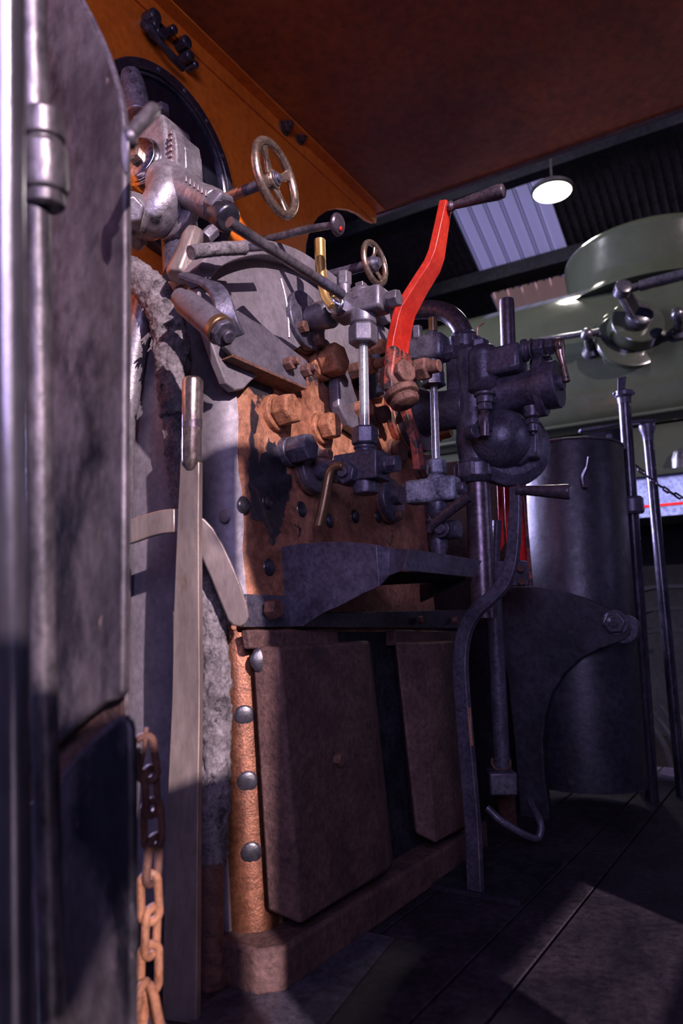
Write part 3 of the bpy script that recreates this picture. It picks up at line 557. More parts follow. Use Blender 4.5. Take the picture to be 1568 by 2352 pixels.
# small fittings
q = I(1113, 905, -.105); mb = MB(); mb.lathe(V((q.x, q.y, I(1113, 903, -.105).z)), -ZA, [(0, .03), (.008, .03), (.012, .024), (.03, .024), (.03, .019)]); mb.hexa(V((q.x, q.y, I(1113, 925, -.105).z)), V((q.x, q.y, I(1113, 944, -.105).z)), .0215); mb.build('drain_nut', 'black_iron', t, .002)
MB().tube([I(1113, 942, -.105), I(1113, 970, -.115), I(1113, 1003, -.115)], .0135).build('drain_lever', 'purple_grip', t, .001)
q = I(1122, 968, -.10); MB().cyl(q+YA*.02, q-YA*.006, .026).build('disc', 'black_iron', t, .002)
q = I(1087, 992, -.105); MB().cyl(q+YA*.02+XA*.01, q-YA*.012-XA*.006, .0195).build('disc', 'black_iron', t, .002)
q = I(1221, 940, -.01); mb = MB(); mb.lathe(V((q.x, q.y, I(1221, 934, -.01).z)), -ZA, [(0, .024), (.03, .022), (.034, .016)]); mb.hexa(V((q.x, q.y, I(1221, 962, -.01).z)), V((q.x, q.y, I(1221, 976, -.01).z)), .02); mb.lathe(V((q.x, q.y, I(1221, 974, -.01).z)), -ZA, [(0, .015), (.022, .014), (.024, .005), (.03, .004)]); mb.build('drip_nozzle', 'black_iron', t, .002)
q = I(1050, 862, -.02); MB().box(q.x-.02, q.x+.03, q.y-.028, q.y+.028, I(1050, 900, -.02).z, I(1050, 822, -.02).z).build('side_block', 'black_iron', t, .005)
# union nuts
def union(px, py, r, hh, par, x=XI, mt='black_iron'):
    c = PX(px, py, x); mb = MB(); mb.lathe(c+ZA*hh/2, -ZA, [(-.014, r*.7), (-.008, r*.86), (0, r*.9), (.006, r), (hh*.9, r), (hh, r*.92), (hh+.01, r*.75)], 36)
    for i in range(8):
        a_ = 2*math.pi*i/8+.2; e = V((math.cos(a_), math.sin(a_), 0)); s_ = V((-e.y, e.x, 0)); mb.obox(c+e*r*.99, e*.006, s_*.006, ZA*hh*.4)
    return mb.build('union_nut', mt, par, .002)
union(1094, 1084, .060, .048, t); union(1066, 790, .043, .042, t)
MB().lathe(I(1066, 815), -ZA, [(0, .035), (.02, .035), (.05, .042)], 28).build('inlet_neck', 'black_iron', t, .002)
MB().tube([I(a_, b_) for a_, b_ in ((900, 728), (945, 714), (985, 711), (1020, 717), (1047, 735), (1063, 762), (1068, 785))], .0285, 20).build('steam_pipe', 'purple_grip', t, 0)
MB().tube([I(1097, 1108), I(1100, 1180), I(1104, 1260), I(1109, 1370), I(1112, 1420)], .035, 20).build('delivery_pipe', 'purple_grip', t, 0)
MB().lathe(PX(1167, 800, XI+.12), (PX(1163, 681, XI+.12)-PX(1167, 800, XI+.12)), [(0, .0225), (.14, .0225), (.155, .021), (.157, .012)]).build('vertical_tube', 'purple_grip', t, .001)
MB().tube([I(1095, 770), I(1098, 752), I(1112, 742)], .0025, 8).build('copper_wire', 'copper', t, 0)

# ------------------------------------------------------------------ handwheels
def handwheel(c, ax_, R, r, spokes, par, mt, rot=0.0, sp=.011):
    ax_ = ax_.normalized(); u, w = basis(ax_)
    MB().torus(c, ax_, R-r, r, 56, 14).build('rim', mt, par, 0)
    for i in range(spokes):
        a_ = rot+2*math.pi*i/spokes; e = u*math.cos(a_)+w*math.sin(a_); s_ = ax_.cross(e)
        MB().bar([c-ax_*R*.12+e*R*.12, c-ax_*R*.05+e*R*.5, c+e*(R-r)], [sp*2.9, sp*1.5, sp*2.8], sp*.9, s_, 5).build('spoke', mt, par, .003)
t = thing('handwheel', 'bronze four-spoke handwheel in front of the orange wall', 'handwheel', A(515, 455, 1.5))
c = PX(633, 410, 1.22); axw = V((.08, -1, .08))
handwheel(c, axw, .092, .0105, 4, t, 'bronze', .62, .0105)
axw.normalize(); MB().lathe(c-axw*.034, axw, [(0, .018), (.02, .021), (.032, .0225), (.035, .019)]).build('hub', 'bronze', t, .001)
MB().lathe(c, axw, [(0, .0165), (.004, .0165), (.006, .0095), (.010, .0095), (.012, .006)]).build('hub_nut', 'black_iron', t, .001)
s0 = PX(512, 458, 1.22); e = PX(600, 434, 1.22); MB().cyl(s0, s0.lerp(c, .42), .0125).build('spindle', 'copper', t, 0)
MB().cyl(s0.lerp(c, .42), c, .0122).build('spindle_end', 'black_iron', t, 0)
t = thing('handwheel', 'small dark-spoked brass-rimmed handwheel behind the near gauge top', 'handwheel', PX(865, 605, 1.66))
c = PX(860, 605, 1.66); axw = V((-.02, -1, .05))
handwheel(c, axw, .066, .0085, 3, t, 'bronze', 1.35, .008)
MB().lathe(c-axw*.02, axw, [(0, .02), (.02, .022), (.028, .016), (.036, .013)]).build('hub', 'black_iron', t, .001)
MB().cyl(PX(690, 650, 1.66), c, .014).build('spindle', 'black_iron', t, 0)
# ------------------------------------------------------------------ big grey steam valve upper left
XV = 1.12
def Q(px, py, dx=0): return PX(px, py, XV+dx)
t = thing('steam_valve', 'large grey cast steam valve body in front of the round window', 'valve', Q(400, 560))
mb = MB()
mb.prism([Q(a_, b_) for a_, b_ in ((300, 262), (345, 255), (372, 258), (380, 300), (384, 345), (388, 390), (380, 405), (345, 430), (300, 440))], (.10, 0, 0))
mb.build('valve_chest', 'cast_steel', t, .010)
MB().prism([Q(a_, b_, -.008) for a_, b_ in ((383, 300), (398, 293), (404, 330), (405, 370), (418, 388), (414, 400), (392, 396), (386, 360))], (.09, 0, 0)).build('flange_rib', 'cast_steel', t, .005)
MB().prism([Q(a_, b_, .02) for a_, b_ in ((403, 325), (424, 335), (427, 385), (418, 395), (405, 380))], (.06, 0, 0)).build('flange_rib', 'cast_steel', t, .004)
for i in range(6):       # raised cast marks down the flange edge
    p = Q(391, 306+i*13, -.009); MB().obox(p, YA*.006, ZA*.0035, XA*.003).build('cast_mark', 'cast_steel', t, .001)
for i in range(6):
    p = Q(428+i*9, 412+i*6.5, -.052); MB().obox(p, YA*.0025, ZA*.007, XA*.003).build('cast_mark', 'cast_steel', t, .001)
mb = MB(); p0, p1 = Q(385, 420), Q(505, 478); d = p1-p0; L_ = d.length
mb.lathe(p0-d*.1, d, [(0, .05), (L_*.25, .044), (L_*.5, .036), (L_*.7, .033), (L_*.85, .036), (L_*1.02, .036)], 26); mb.build('valve_neck', 'cast_steel', t, .003, 40)
MB().hexa(Q(490, 470), Q(514, 481), .036, 6, .2).build('gland_nut', 'grey_iron', t, .003)
MB().lathe(Q(498, 486), Q(530, 506)-Q(498, 486), [(0, .03), (.03, .034), (.045, .03), (.05, .02)]).build('lower_boss', 'black_paint', t, .003)
# elbow below
MB().tube([Q(385, 415, -.01), Q(380, 455, -.02), Q(352, 498, -.03), Q(318, 505, -.03), Q(285, 492, -.03)], [.042, .046, .048, .044, .042], 22).build('elbow', 'cast_steel', t, 0)
MB().prism([Q(a_, b_, -.03) for a_, b_ in ((392, 395), (398, 430), (390, 470), (368, 505), (340, 522), (352, 505), (378, 470), (386, 430))], (.05, 0, 0)).build('web', 'cast_steel', t, .003)
MB().prism([Q(a_, b_) for a_, b_ in ((448, 435), (444, 470), (428, 505), (400, 535), (368, 552), (372, 520), (400, 495), (425, 460), (432, 430))], (.03, 0, 0)).build('web', 'cast_steel', t, .004)
q = Q(305, 475, -.045); MB().lathe(Q(318, 498, -.05), V((-.7, .25, -.15)), [(0, .05), (.02, .052), (.04, .045), (.05, .03)]).hexa(Q(302, 485, -.09), Q(300, 480, -.12), .03).build('drain_plug', 'cast_steel', t, .004)
MB().lathe(Q(330, 548, -.02), Q(300, 540, -.03)-Q(330, 548, -.02), [(0, .015), (.01, .03), (.06, .034)]).build('lower_stub', 'cast_steel', t, .004)
# round cap with square recess facing the viewer
q = Q(328, 378, -.0); d = V((-.95, -.22, .05)).normalized()
mb = MB(); mb.lathe(q, d, [(-.02, .062), (.01, .062), (.014, .058), (.02, .058), (.026, .052), (.03, .05), (.032, .04)], 36); mb.build('end_cap', 'chrome', t, .001)
MB().hexa(q+d*.028, q+d*.052, .023, 6, .4).build('cap_nut', 'bronze', t, .002)
MB().hexa(Q(372, 262, .03), Q(370, 245, .03), .02).build('cover_nut', 'grey_iron', t, .002)
# tall hidden support column of the valve down to the firebox top
MB().lathe(Q(400, 470, .06), Q(430, 640, .06)-Q(400, 470, .06), [(0, .05), (.1, .045), (.2, .055)]).build('pedestal', 'black_iron', t, .003)
MB().tube([Q(318, 270, .05), Q(312, 235, .05), Q(306, 200, .05), Q(300, 172, .05)], [.030, .034, .032, .026], 16).build('lagged_stem', 'lagging', t, 0)
MB().cyl(Q(318, 268, .02), Q(316, 248, .02), .034).build('white_collar', 'cast_steel', t, .003)
# stubby square-ended hand grip and its cross-rod
t = thing('valve_grip', 'short worn octagonal grip hanging below the grey valve', 'handle', PX(450, 530, 1.06))
MB().lathe(PX(448, 530, 1.06), PX(405, 652, 1.02)-PX(448, 530, 1.06), [(0, .019), (.02, .024), (.06, .024), (.115, .029), (.124, .025)], 8).build('grip', 'worn_steel', t, .003)
MB().hexa(PX(470, 548, 1.08), PX(492, 528, 1.1), .016).build('lock_nut', 'grey_iron', t, .002)
t = thing('tee_handle', 'grey tee handle projecting past the curved sheet edge', 'handle', A(300, 320, .80))
MB().lathe(A(296, 312, .80), A(378, 224, .84)-A(296, 312, .80), [(0, .0085), (.02, .008), (.055, .0085), (.058, .007)], 20).build('grip', 'pipe_steel', t, .001)
MB().lathe(A(285, 318, .795), A(306, 318, .80)-A(285, 318, .795), [(0, .009), (.004, .0115), (.009, .0115), (.012, .008)]).build('boss', 'pipe_steel', t, .001)
MB().prism([A(a_, b_, .79) for a_, b_ in ((278, 290), (296, 286), (298, 340), (296, 392), (288, 406), (277, 372), (275, 330))], ray(285, 340)*.01).build('plate', 'pipe_steel', t, .002)

# ------------------------------------------------------------------ rods and bracket
t = thing('regulator_rod', 'long sloping dark rod from the grey valve to the near gauge', 'rod', A(530, 512, 1.32))
MB().tube([A(526, 510, 1.32), A(640, 584, 1.42), A(725, 638, 1.53)], .0105, 16, 2).build('shaft', 'pipe_steel', t, 0)
MB().tube([A(722, 636, 1.527), A(785, 676, 1.6)], .0112, 16, 1).build('dark_end', 'black_iron', t, 0)
t = thing('knob_lever', 'thin worn lever ending in a mushroom knob with red chips', 'lever', PX(600, 550, 1.25))
pts = [PX(595, 552, 1.25), PX(650, 541, 1.25), PX(688, 531, 1.25), PX(720, 524, 1.25), PX(772, 516, 1.25)]
MB().tube(pts, [.0075, .0085, .009, .0085, .0075], 14).build('shaft', 'pipe_steel', t, 0)
d = (pts[-1]-pts[-2]).normalized(); MB().lathe(pts[-1]-d*.006, d, [(0, .009), (.003, .020), (.007, .0245), (.011, .0245), (.015, .021), (.0175, .012), (.018, 0.001)], 24).build('knob', 'purple_grip', t, .001)
e = pts[-1]+d*.0125; MB().dome(e+ZA*.006-d*.002, d+ZA*.1, .006, .002).build('red_chip', 'red_dark', t, 0)
MB().dome(e-ZA*.011+d*-.001, d-ZA*.3, .005, .002).build('red_chip', 'red_dark', t, 0)
t = thing('lagged_pipe', 'thin cloth-wrapped pipe lying behind the long sloping rod', 'pipe', A(448, 578, 1.38))
MB().tube([A(438, 580, 1.36), A(480, 574, 1.39), A(520, 571, 1.42), A(560, 570, 1.46)], .0135, 14, rough=.05).build('lagging_wrap', 'lagging', t, 0)
MB().tube([A(555, 570, 1.455), A(625, 566, 1.54)], .0085, 12).build('bare_pipe', 'black_iron', t, 0)

t = thing('lever_bracket', 'grey bent arm bracket with roller, bolted to the cladding', 'bracket', BH(620, 830))
MB().prism([BH(a_, b_, .05) for a_, b_ in ((533, 722), (560, 700), (600, 742), (650, 785), (706, 828), (704, 892), (660, 872), (600, 845), (535, 815), (517, 796))], -NB*.012).build('bracket_plate', 'grey_iron', t, .003)
MB().prism([BH(a_, b_, .05) for a_, b_ in ((535, 812), (600, 842), (660, 869), (704, 888), (704, 894), (660, 875), (600, 849), (533, 819))], -NB*.05).build('lower_flange', 'rust_bolt', t, .001)
MB().bar([A(418, 632, 1.39), A(455, 645, 1.38), A(490, 660, 1.365), A(510, 690, 1.35), A(522, 735, 1.345), A(540, 775, 1.36)], [.03, .034, .04], .012, V((.6, -.75, -.2)), 5).build('arm', 'black_iron', t, .003)
p0, p1 = A(424, 692, 1.33), A(508, 760, 1.27); d = (p1-p0).normalized(); L_ = (p1-p0).length
MB().lathe(p0-d*.02, d, [(0, .017), (.018, .018), (.02, .0225), (.028, .024), (L_+.0, .026), (L_+.012, .026)], 26).build('roller', 'grey_iron', t, .001)
MB().lathe(p1-d*.012, d, [(0, .0272), (.012, .0272), (.014, .025)], 26).build('brass_washer', 'brass', t, .001)
mb = MB(); mb.hexa(p1+d*.002, p1+d*.016, .0255, 8); mb.cyl(p1+d*.016, p1+d*.026, .0115); mb.build('end_nut', 'black_iron', t, .0015)
for px, py in ((657, 838), (697, 853)):
    c = BH(px, py, .05); mb = MB(); mb.hexa(c, c+NB*.022, .0165); mb.cyl(c+NB*.02, c+NB*.036, .0085); mb.build('bolt', 'rust_bolt', t, .0015)

# ------------------------------------------------------------------ tall lever and guide
t = thing('long_lever', 'tall flat worn-steel lever with round grip, beside the chain', 'lever', A(415, 2430, 1.0))
LV = [(440, 1062, 1.335), (436, 1200, 1.33), (432, 1420, 1.315), (431, 1600, 1.30), (424, 1850, 1.265), (420, 2100, 1.23), (416, 2420, 1.17)]
MB().bar([A(*p) for p in LV], [.037, .042, .05, .053, .058, .06, .06], .016, V((.30, -.95, 0)), 4).build('arm', 'worn_steel', t, .0015)
MB().cyl(A(441.4, 984, 1.338), A(441.7, 946, 1.34), .0184).build('grip_band', 'purple_grip', t, 0)
g0, g1 = A(440, 1080, 1.333), A(443, 850, 1.345)
MB().lathe(g0, g1-g0, [(0, .010), (.012, .0165), (.02, .0175), (.10, .0185), (.158, .0195), (.167, .0185), (.171, .014)], 28).build('grip', 'grip_steel', t, .001)
t = thing('lever_guide', 'curved brown guide strap arching behind the tall lever', 'guide', A(430, 1200, 1.30))
MB().bar([A(250, 1236, 1.385), A(300, 1222, 1.375), (A(340, 1208, 1.37)), A(375, 1199, 1.36), A(404, 1196, 1.355)], [.044, .044, .044, .044], .012, ZA, 4).build('strap', 'worn_steel', t, .002)
MB().obox(A(414, 1197, 1.36), V((.5, -.86, 0))*.008, ZA*.022, XA*.012).build('strap_end', 'worn_steel', t, .002)
wd = (A(500, 1250, 1.3)-A(450, 1275, 1.3))
mb = MB(); mb.prism([A(a_, b_, 1.355) for a_, b_ in ((450, 1182), (470, 1192), (490, 1213), (512, 1250), (535, 1300), (556, 1352), (568, 1392), (572, 1415), (566, 1432), (552, 1440), (536, 1437), (524, 1425), (505, 1380), (485, 1330), (465, 1285), (448, 1250))], ray(500, 1300)*.014); mb.build('strap', 'worn_steel', t, .003)

# ------------------------------------------------------------------ lagged pipes on the firebox side
def lag(path, r, name, par, n=18, k=7, amp=.10):
    mb = MB(); mb.tube(path, r, n, k); rnd = random.Random(3)
    for v in mb.bm.verts: v.co += V((rnd.uniform(-1, 1), rnd.uniform(-1, 1), rnd.uniform(-1, 1)))*.0032
    o = mb.build(name, 'lagging', par, 0, 80); s_ = o.modifiers.new('sub', 'SUBSURF'); s_.levels = s_.render_levels = 2
    tx = bpy.data.textures.new('lagtex', 'CLOUDS'); tx.noise_scale = .012; tx.noise_depth = 3
    dm = o.modifiers.new('dis', 'DISPLACE'); dm.texture = tx; dm.strength = .012; dm.mid_level = .5; dm.texture_coords = 'LOCAL'; return o
t = thing('lagged_steam_pipe', 'thick shaggy cloth-lagged pipe curving down behind the tall lever', 'pipe', A(490, 2290, 1.3))
lag([PX(*p, 1.066) for p in ((262, 606), (310, 632), (352, 672), (382, 730), (394, 800), (398, 880), (404, 960))], [.034, .036, .038, .038, .038, .035, .031], 'lagging_wrap', t)
lag([PX(*p, 1.074) for p in ((404, 950), (412, 1060), (428, 1180), (455, 1320), (482, 1430), (494, 1560), (495, 1700), (493, 1850), (488, 1985))], [.030, .027, .026, .028, .029, .029, .028, .029, .026], 'lagging_wrap', t)
MB().cyl(PX(488, 1975, 1.07), PX(486, 2190, 1.07), .021).build('bare_pipe', 'rust_bolt', t, 0)
mb = MB(); a_, b_ = PX(486, 2180, 1.07), PX(484, 2300, 1.07); d = b_-a_; L_ = d.length
mb.lathe(a_, d, [(0, .024), (L_*.3, .024), (L_*.31, .03)], 8); mb.hexa(a_+d*.3, a_+d*.72, .031, 8); mb.lathe(a_+d*.7, d, [(0, .026), (L_*.3, .025), (.3, .025)], 16); mb.build('union_nut', 'rust_bolt', t, .003)
for i in range(26):      # frayed ends of cloth on the shaggy bend
    px, py = random.choice([(330, 690), (345, 720), (352, 745), (360, 700), (342, 770), (350, 800)]); px += random.uniform(-14, 8); py += random.uniform(-20, 20)
    p = PX(px+12, py-12, 1.045); q = p+V((random.uniform(-.012, .0), random.uniform(.0, .018), random.uniform(-.03, -.008)))
    MB().tube([p, (p+q)/2+V((0, .004, -.002)), q], [.003, .0025, .001], 5, 3).build('frayed_cloth', 'lagging', t, 0)
t = thing('smooth_lagged_pipe', 'smooth grey pipe at the edge of the curved sheet, beside the shaggy one', 'pipe', A(300, 1000, 1.42))
MB().tube([PX(*p, 1.085) for p in ((334, 690), (320, 760), (306, 830), (296, 920), (291, 1010), (284, 1400), (280, 1800))], [.022, .026, .026, .024, .018, .014, .012], 18).build('pipe', 'cast_steel', t, 0)

# ------------------------------------------------------------------ rusty chain
t = thing('rusty_chain', 'rusty chain hanging between the side sheet and the tall lever', 'chain', A(340, 1700, .98))
CH = [(336, 1742, .98, 0), (346, 1818, .98, 1), (350, 1893, .975, 0), (352, 1975, .97, 1), (344, 2062, .965, 0), (347, 2140, .96, 1), (344, 2225, .955, 0)]
for i, (px, py, d, e) in enumerate(CH):
    c = A(px, py, d); v = M3 @ V((1, 0, 0)); fw = M3 @ V((0, 0, -1)); side = v if e == 0 else (fw*.9+v*.42)
    nx = CH[i+1] if i < len(CH)-1 else (342, 2310, .95, 0); lng = A(nx[0], nx[1], nx[2])-c
    MB().link(c, lng, side if e else v*.92+fw*.38, .071, .034, .0054).build('link', 'rust' if i > 3 else 'rust_bolt', t, 0)
c = A(322, 2320, .94); MB().link(c, A(306, 2400, .94)-A(322, 2260, .94), fw+v*.3, .08, .036, .006).build('link', 'rust', t, 0)
c = A(358, 2330, .945); MB().link(c, A(378, 2420, .945)-A(346, 2265, .945), fw*.8-v*.5, .085, .036, .006).build('link', 'rust', t, 0)
MB().tube([A(336, 1672, .98), A(331, 1720, .978), A(322, 1765, .975)], .0032, 8).build('hook_wire', 'rust_bolt', t, 0)
MB().tube([A(292, 1765, .97), A(310, 1720, .97), A(318, 1712, .972)], .008, 10).build('eye', 'black_iron', t, 0)

# ================================================================== LEFT FOREGROUND
t = tag(MB().tube([A(15, -60, .60), A(20, 700, .61), A(27, 1500, .60), A(36, 2450, .585)], .0135, 28, 6).build('grab_rail', 'rail_steel', None, 0), 'thick shiny steel grab rail at the left edge of the photo', 'handrail')
t = thing('coupled_pipe', 'vertical pipe with a stepped socket joint, beside the thick grab rail', 'pipe', A(122, 2400, .66))
MB().tube([A(74, -60, .735), A(76, 120, .73), A(80, 275, .73)], .0140, 24).build('upper_pipe', 'pipe_steel', t, 0)
a_, b_ = A(98, 255, .73), A(104, 482, .73); d = b_-a_; L_ = d.length
MB().lathe(a_, d, [(0, .0165), (.003, .020), (.028, .021), (.031, .0175), (.034, .0195), (.037, .0225), (.075, .0232), (.081, .0222), (.083, .0195), (L_-.004, .0195), (L_, .015)], 32).build('socket', 'pipe_steel', t, .001)
MB().tube([A(86, 470, .73), A(92, 900, .73), A(100, 1500, .72), A(122, 2420, .70)], .0125, 24).build('lower_pipe', 'pipe_steel', t, 0)
XP = .56
def SP(px, py, dx=0): return PX(px, py, XP+dx)
t = thing('side_sheet', 'tall worn steel sheet with rounded top corner at the left', 'sheet', SP(220, 2400))
edge = [(140, -60), (180, -10), (216, 55), (243, 115), (262, 170), (276, 225), (284, 290), (286, 420), (286, 700), (284, 1000), (283, 1300), (280, 1590)]
MB().prism([SP(a_, b_) for a_, b_ in edge+[(270, 1604), (240, 1614), (205, 1640), (175, 1666), (148, 1692), (60, 1760), (20, 1760), (20, -60)]], (.012, 0, 0)).build('upper_sheet', 'panel_steel', t, .003)
MB().tube([SP(a_, b_, .004) for a_, b_ in edge[:8]], .0042, 10, 4).build('edge_beading', 'black_iron', t, 0)
MB().tube([SP(a_, b_, .006) for a_, b_ in edge[7:]], .0042, 12, 3).build('rolled_edge', 'panel_steel', t, 0)
MB().prism([SP(a_, b_, .022) for a_, b_ in ((60, 1600), (280, 1560), (280, 1900), (60, 1900))], (.006, 0, 0)).build('slot_back', 'rust_brown', t)
MB().prism([SP(a_, b_, -.012) for a_, b_ in ((60, 1850), (152, 1782), (180, 1748), (215, 1708), (250, 1676), (278, 1655), (292, 1652), (298, 1675), (301, 1760), (302, 2450), (60, 2450))], (.010, 0, 0)).build('lower_sheet', 'panel_steel', t, .003)
MB().tube([SP(a_, b_, -.008) for a_, b_ in ((148, 1784), (180, 1746), (215, 1706), (250, 1674), (280, 1653), (293, 1652))], .0042, 10, 4).build('lip', 'black_iron', t, 0)
MB().prism([SP(a_, b_, -.005) for a_, b_ in ((274, 1645), (302, 1700), (302, 1940), (276, 1900))], (.01, 0, 0)).build('hinge_strap', 'black_iron', t, .003)

# ================================================================== ROUND WINDOW ON THE FRONT WALL
wc = PY(388, 380, WY-.0); e_r = PY(520, 430, WY); Rw = abs(e_r.x-wc.x)
wc = V((1.375, WY, PY(388, 350, WY).z)); 
t = thing('spectacle_window', 'black-framed round cab window on the orange wall', 'window', wc)
top_ = PY(300, 88, WY); rgt = PY(522, 470, WY)
cxw = 1.378; Rx = Rz = 0.278; czw = 2.023-0.08
def ell(k, y, n=64): return [V((cxw+Rx*k*math.cos(2*math.pi*i/n), y, czw+Rz*k*math.sin(2*math.pi*i/n))) for i in range(n)]
mb = MB(); mb.skin([mb.ring(ell(1.0, WY+.002)), mb.ring(ell(1.0, WY-.03)), mb.ring(ell(.99, WY-.034)), mb.ring(ell(.90, WY-.034)), mb.ring(ell(.89, WY-.03)), mb.ring(ell(.89, WY+.002))], caps=False); mb.build('frame', 'black_paint', t, 0, 40)
mb = MB(); mb.skin([mb.ring(ell(.89, WY-.024)), mb.ring(ell(.87, WY-.028)), mb.ring(ell(.855, WY-.024)), mb.ring(ell(.855, WY-.01))], caps=False); mb.build('glazing_bead', 'pole_steel', t, 0, 40)
MB().prism(ell(.90, WY-.016), (0, .006, 0)).build('pane', 'window_glass', t, 0)
for a_ in (.15, .6, 1.0, 1.4, 1.8): p = V((cxw+Rx*.945*math.cos(a_), WY-.032, czw+Rz*.945*math.sin(a_))); MB().dome(p, -YA, .008, .005).build('screw', 'black_iron', t, 0)
def WP(px, py, o_=.0): return PY(px, py, WY-o_)
mb = MB(); mb.tube([WP(332, 55, .02), WP(345, 70, .035), WP(365, 95, .04), WP(395, 130, .04), WP(420, 158, .03)], [.016, .013, .008, .012, .01], 8)
mb.build('hinge_arm', 'black_paint', t, 0)
for px, py, r in ((336, 50, .022), (350, 85, .024), (378, 80, .014), (408, 108, .02), (415, 140, .018), (428, 160, .012), (340, 70, .02)):
    MB().lathe(WP(px, py, 0), -YA, [(0, r), (.04, r), (.045, r*.7)], 10, random.random()).build('hinge_knuckle', 'black_paint', t, .002)
for px, py, w in ((648, 280, 'left'), (682, 302, 'right')):
    p = WP(px, py+14); mb = MB(); mb.lathe(p, -YA, [(0, .03), (.014, .03)]); mb.hexa(p-YA*.012, p-YA*.034, .024, 6, .4); mb.cyl(p-YA*.03, p-YA*.045, .012)
    tag(mb.build('wall_bolt', 'roof_edge', None, .002), 'dark hex bolt on the orange wall, %s of the pair above the handwheel' % w, 'bolt', 'bolts on the orange wall')
# rivets along the angle trim
for i in range(9):
    x = 0.75+i*.2
    if x < 2.6: MB().dome(V((x, WY-.006, RZ-.032)), -YA, .006, .003).build('rivet', 'orange_paint', t1, 0)
# ================================================================== FAR SIDE OF THE CAB
xc, rc = 2.52, 0.195
cc = A(1306, 1100, 2.72); cc.z = 0
zt = A(1320, 1003, 2.53).z; zb = A(1350, 1800, 2.53).z
t = thing('curved_tank', 'tall black curved sheet tank on the far side of the cab', 'tank', V((cc.x, cc.y, zb)))
MB().lathe(V((cc.x, cc.y, zb)), ZA, [(0, rc), (.01, rc), (zt-zb-.01, rc), (zt-zb, rc*.985)], 56, .3).build('shell', 'black_sheet', t, 0, 60)
MB().torus(V((cc.x, cc.y, zt)), ZA, rc, .004, 56, 8).build('rim', 'black_iron', t, 0)
MB().tube([A(1353, 1048, 2.44), A(1349, 1072, 2.46), A(1343, 1092, 2.49), A(1344, 1118, 2.50)], [.006, .006, .013, .010], 8, 4).build('hook', 'black_iron', t, 0)
MB().prism([A(a_, b_, 2.76) for a_, b_ in ((1412, 1030), (1424, 1025), (1478, 1795), (1462, 1800))], ray(1440, 1400)*.02).build('edge_strip', 'black_iron', t, .002)
t = thing('red_post', 'bright red upright channel between the injector and the black tank', 'post', A(1185, 1340, 2.35))
MB().prism([A(a_, b_, 2.36) for a_, b_ in ((1138, 1040), (1151, 1040), (1158, 1250), (1150, 1265), (1147, 1262))], ray(1150, 1200)*.02).build('flange', 'red_dark', t, .002)
MB().prism([A(a_, b_, 2.38) for a_, b_ in ((1154, 1040), (1200, 1040), (1206, 1110), (1214, 1290), (1166, 1280), (1160, 1200))], ray(1180, 1200)*.02).build('web', 'red_dark', t, .002)
MB().prism([A(a_, b_, 2.34) for a_, b_ in ((1196, 1040), (1204, 1040), (1212, 1200), (1224, 1345), (1213, 1345), (1205, 1200))], ray(1210, 1200)*.03).build('edge_flange', 'red_worn', t, .002)
MB().cyl(A(1137, 1290, 2.32), A(1141, 1195, 2.32), .014).build('spring_tube', 'black_iron', t, .001)
mb = MB(); mb.prism([A(a_, b_, 2.28) for a_, b_ in ((1130, 1288), (1212, 1290), (1216, 1345), (1130, 1348))], ray(1170, 1300)*.05); mb.build('foot_block', 'black_iron', t, .004)
for px, py in ((1195, 1305), (1198, 1335)): c = A(px, py, 2.275); MB().hexa(c, c-ray(px, py)*.015, .013).build('bolt', 'rust_bolt', t, .001)
# bracket plate with big bolt
XB = 2.48
t = thing('brake_bracket', 'large black curved bracket plate with one big hex bolt', 'bracket', PZ(1230, 1875, 0))
def B_(px, py): return PX(px, py, XB)
outl = [(1105, 1352), (1180, 1346), (1235, 1348), (1290, 1357), (1345, 1374), (1400, 1398), (1438, 1422), (1450, 1440), (1448, 1458), (1435, 1470), (1410, 1479), (1375, 1491), (1335, 1512), (1298, 1545), (1268, 1590), (1252, 1640), (1246, 1700), (1250, 1780), (1260, 1862), (1262, 1882), (1195, 1890), (1180, 1700), (1165, 1560), (1140, 1440)]
MB().prism([B_(*p) for p in outl], (.035, 0, 0)).build('plate', 'black_sheet', t, .004)
c = B_(1413, 1430); mb = MB(); mb.lathe(c, -XA, [(0, .040), (.004, .040)]); mb.hexa(c-XA*.004, c-XA*.024, .036, 6, .1); mb.lathe(c-XA*.022, -XA, [(0, .020), (.006, .020), (.006, .014), (.01, .013)]); mb.build('bolt', 'black_iron', t, .002)
MB().cyl(B_(1430, 1445)+XA*.002, B_(1430, 1445)+XA*.06, .046).build('eye', 'black_iron', t, .003)
# small chain with ring
t = thing('ring_chain', 'small dark chain with an iron ring under the bracket bolt', 'chain', B_(1400, 1480)+XA*.04)
c0 = A(1396, 1474, 2.50); c1 = A(1411, 1602, 2.48); N_ = 6
for i in range(N_):
    c = c0.lerp(c1, (i+.5)/N_); MB().link(c, c1-c0, (M3 @ V((1, 0, 0))) if i % 2 else (M3 @ V((.5, 0, -1))), .040, .020, .0038, 18).build('link', 'grey_iron', t, 0)
c = A(1407, 1636, 2.48); MB().torus(c, M3 @ V((.25, .1, 1)), .034, .0055, 32, 10, 1.0).build('ring', 'grey_iron', t, 0)
t = thing('short_chain', 'short dangling chain end left of the ringed chain', 'chain', A(1365, 1490, 2.5))
for i in range(3): MB().link(A(1367, 1505+i*20, 2.5), ZA, (M3 @ V((1, 0, 0))) if i % 2 else (M3 @ V((.4, 0, -1))), .034, .018, .0035, 16).build('link', 'grey_iron', t, 0)
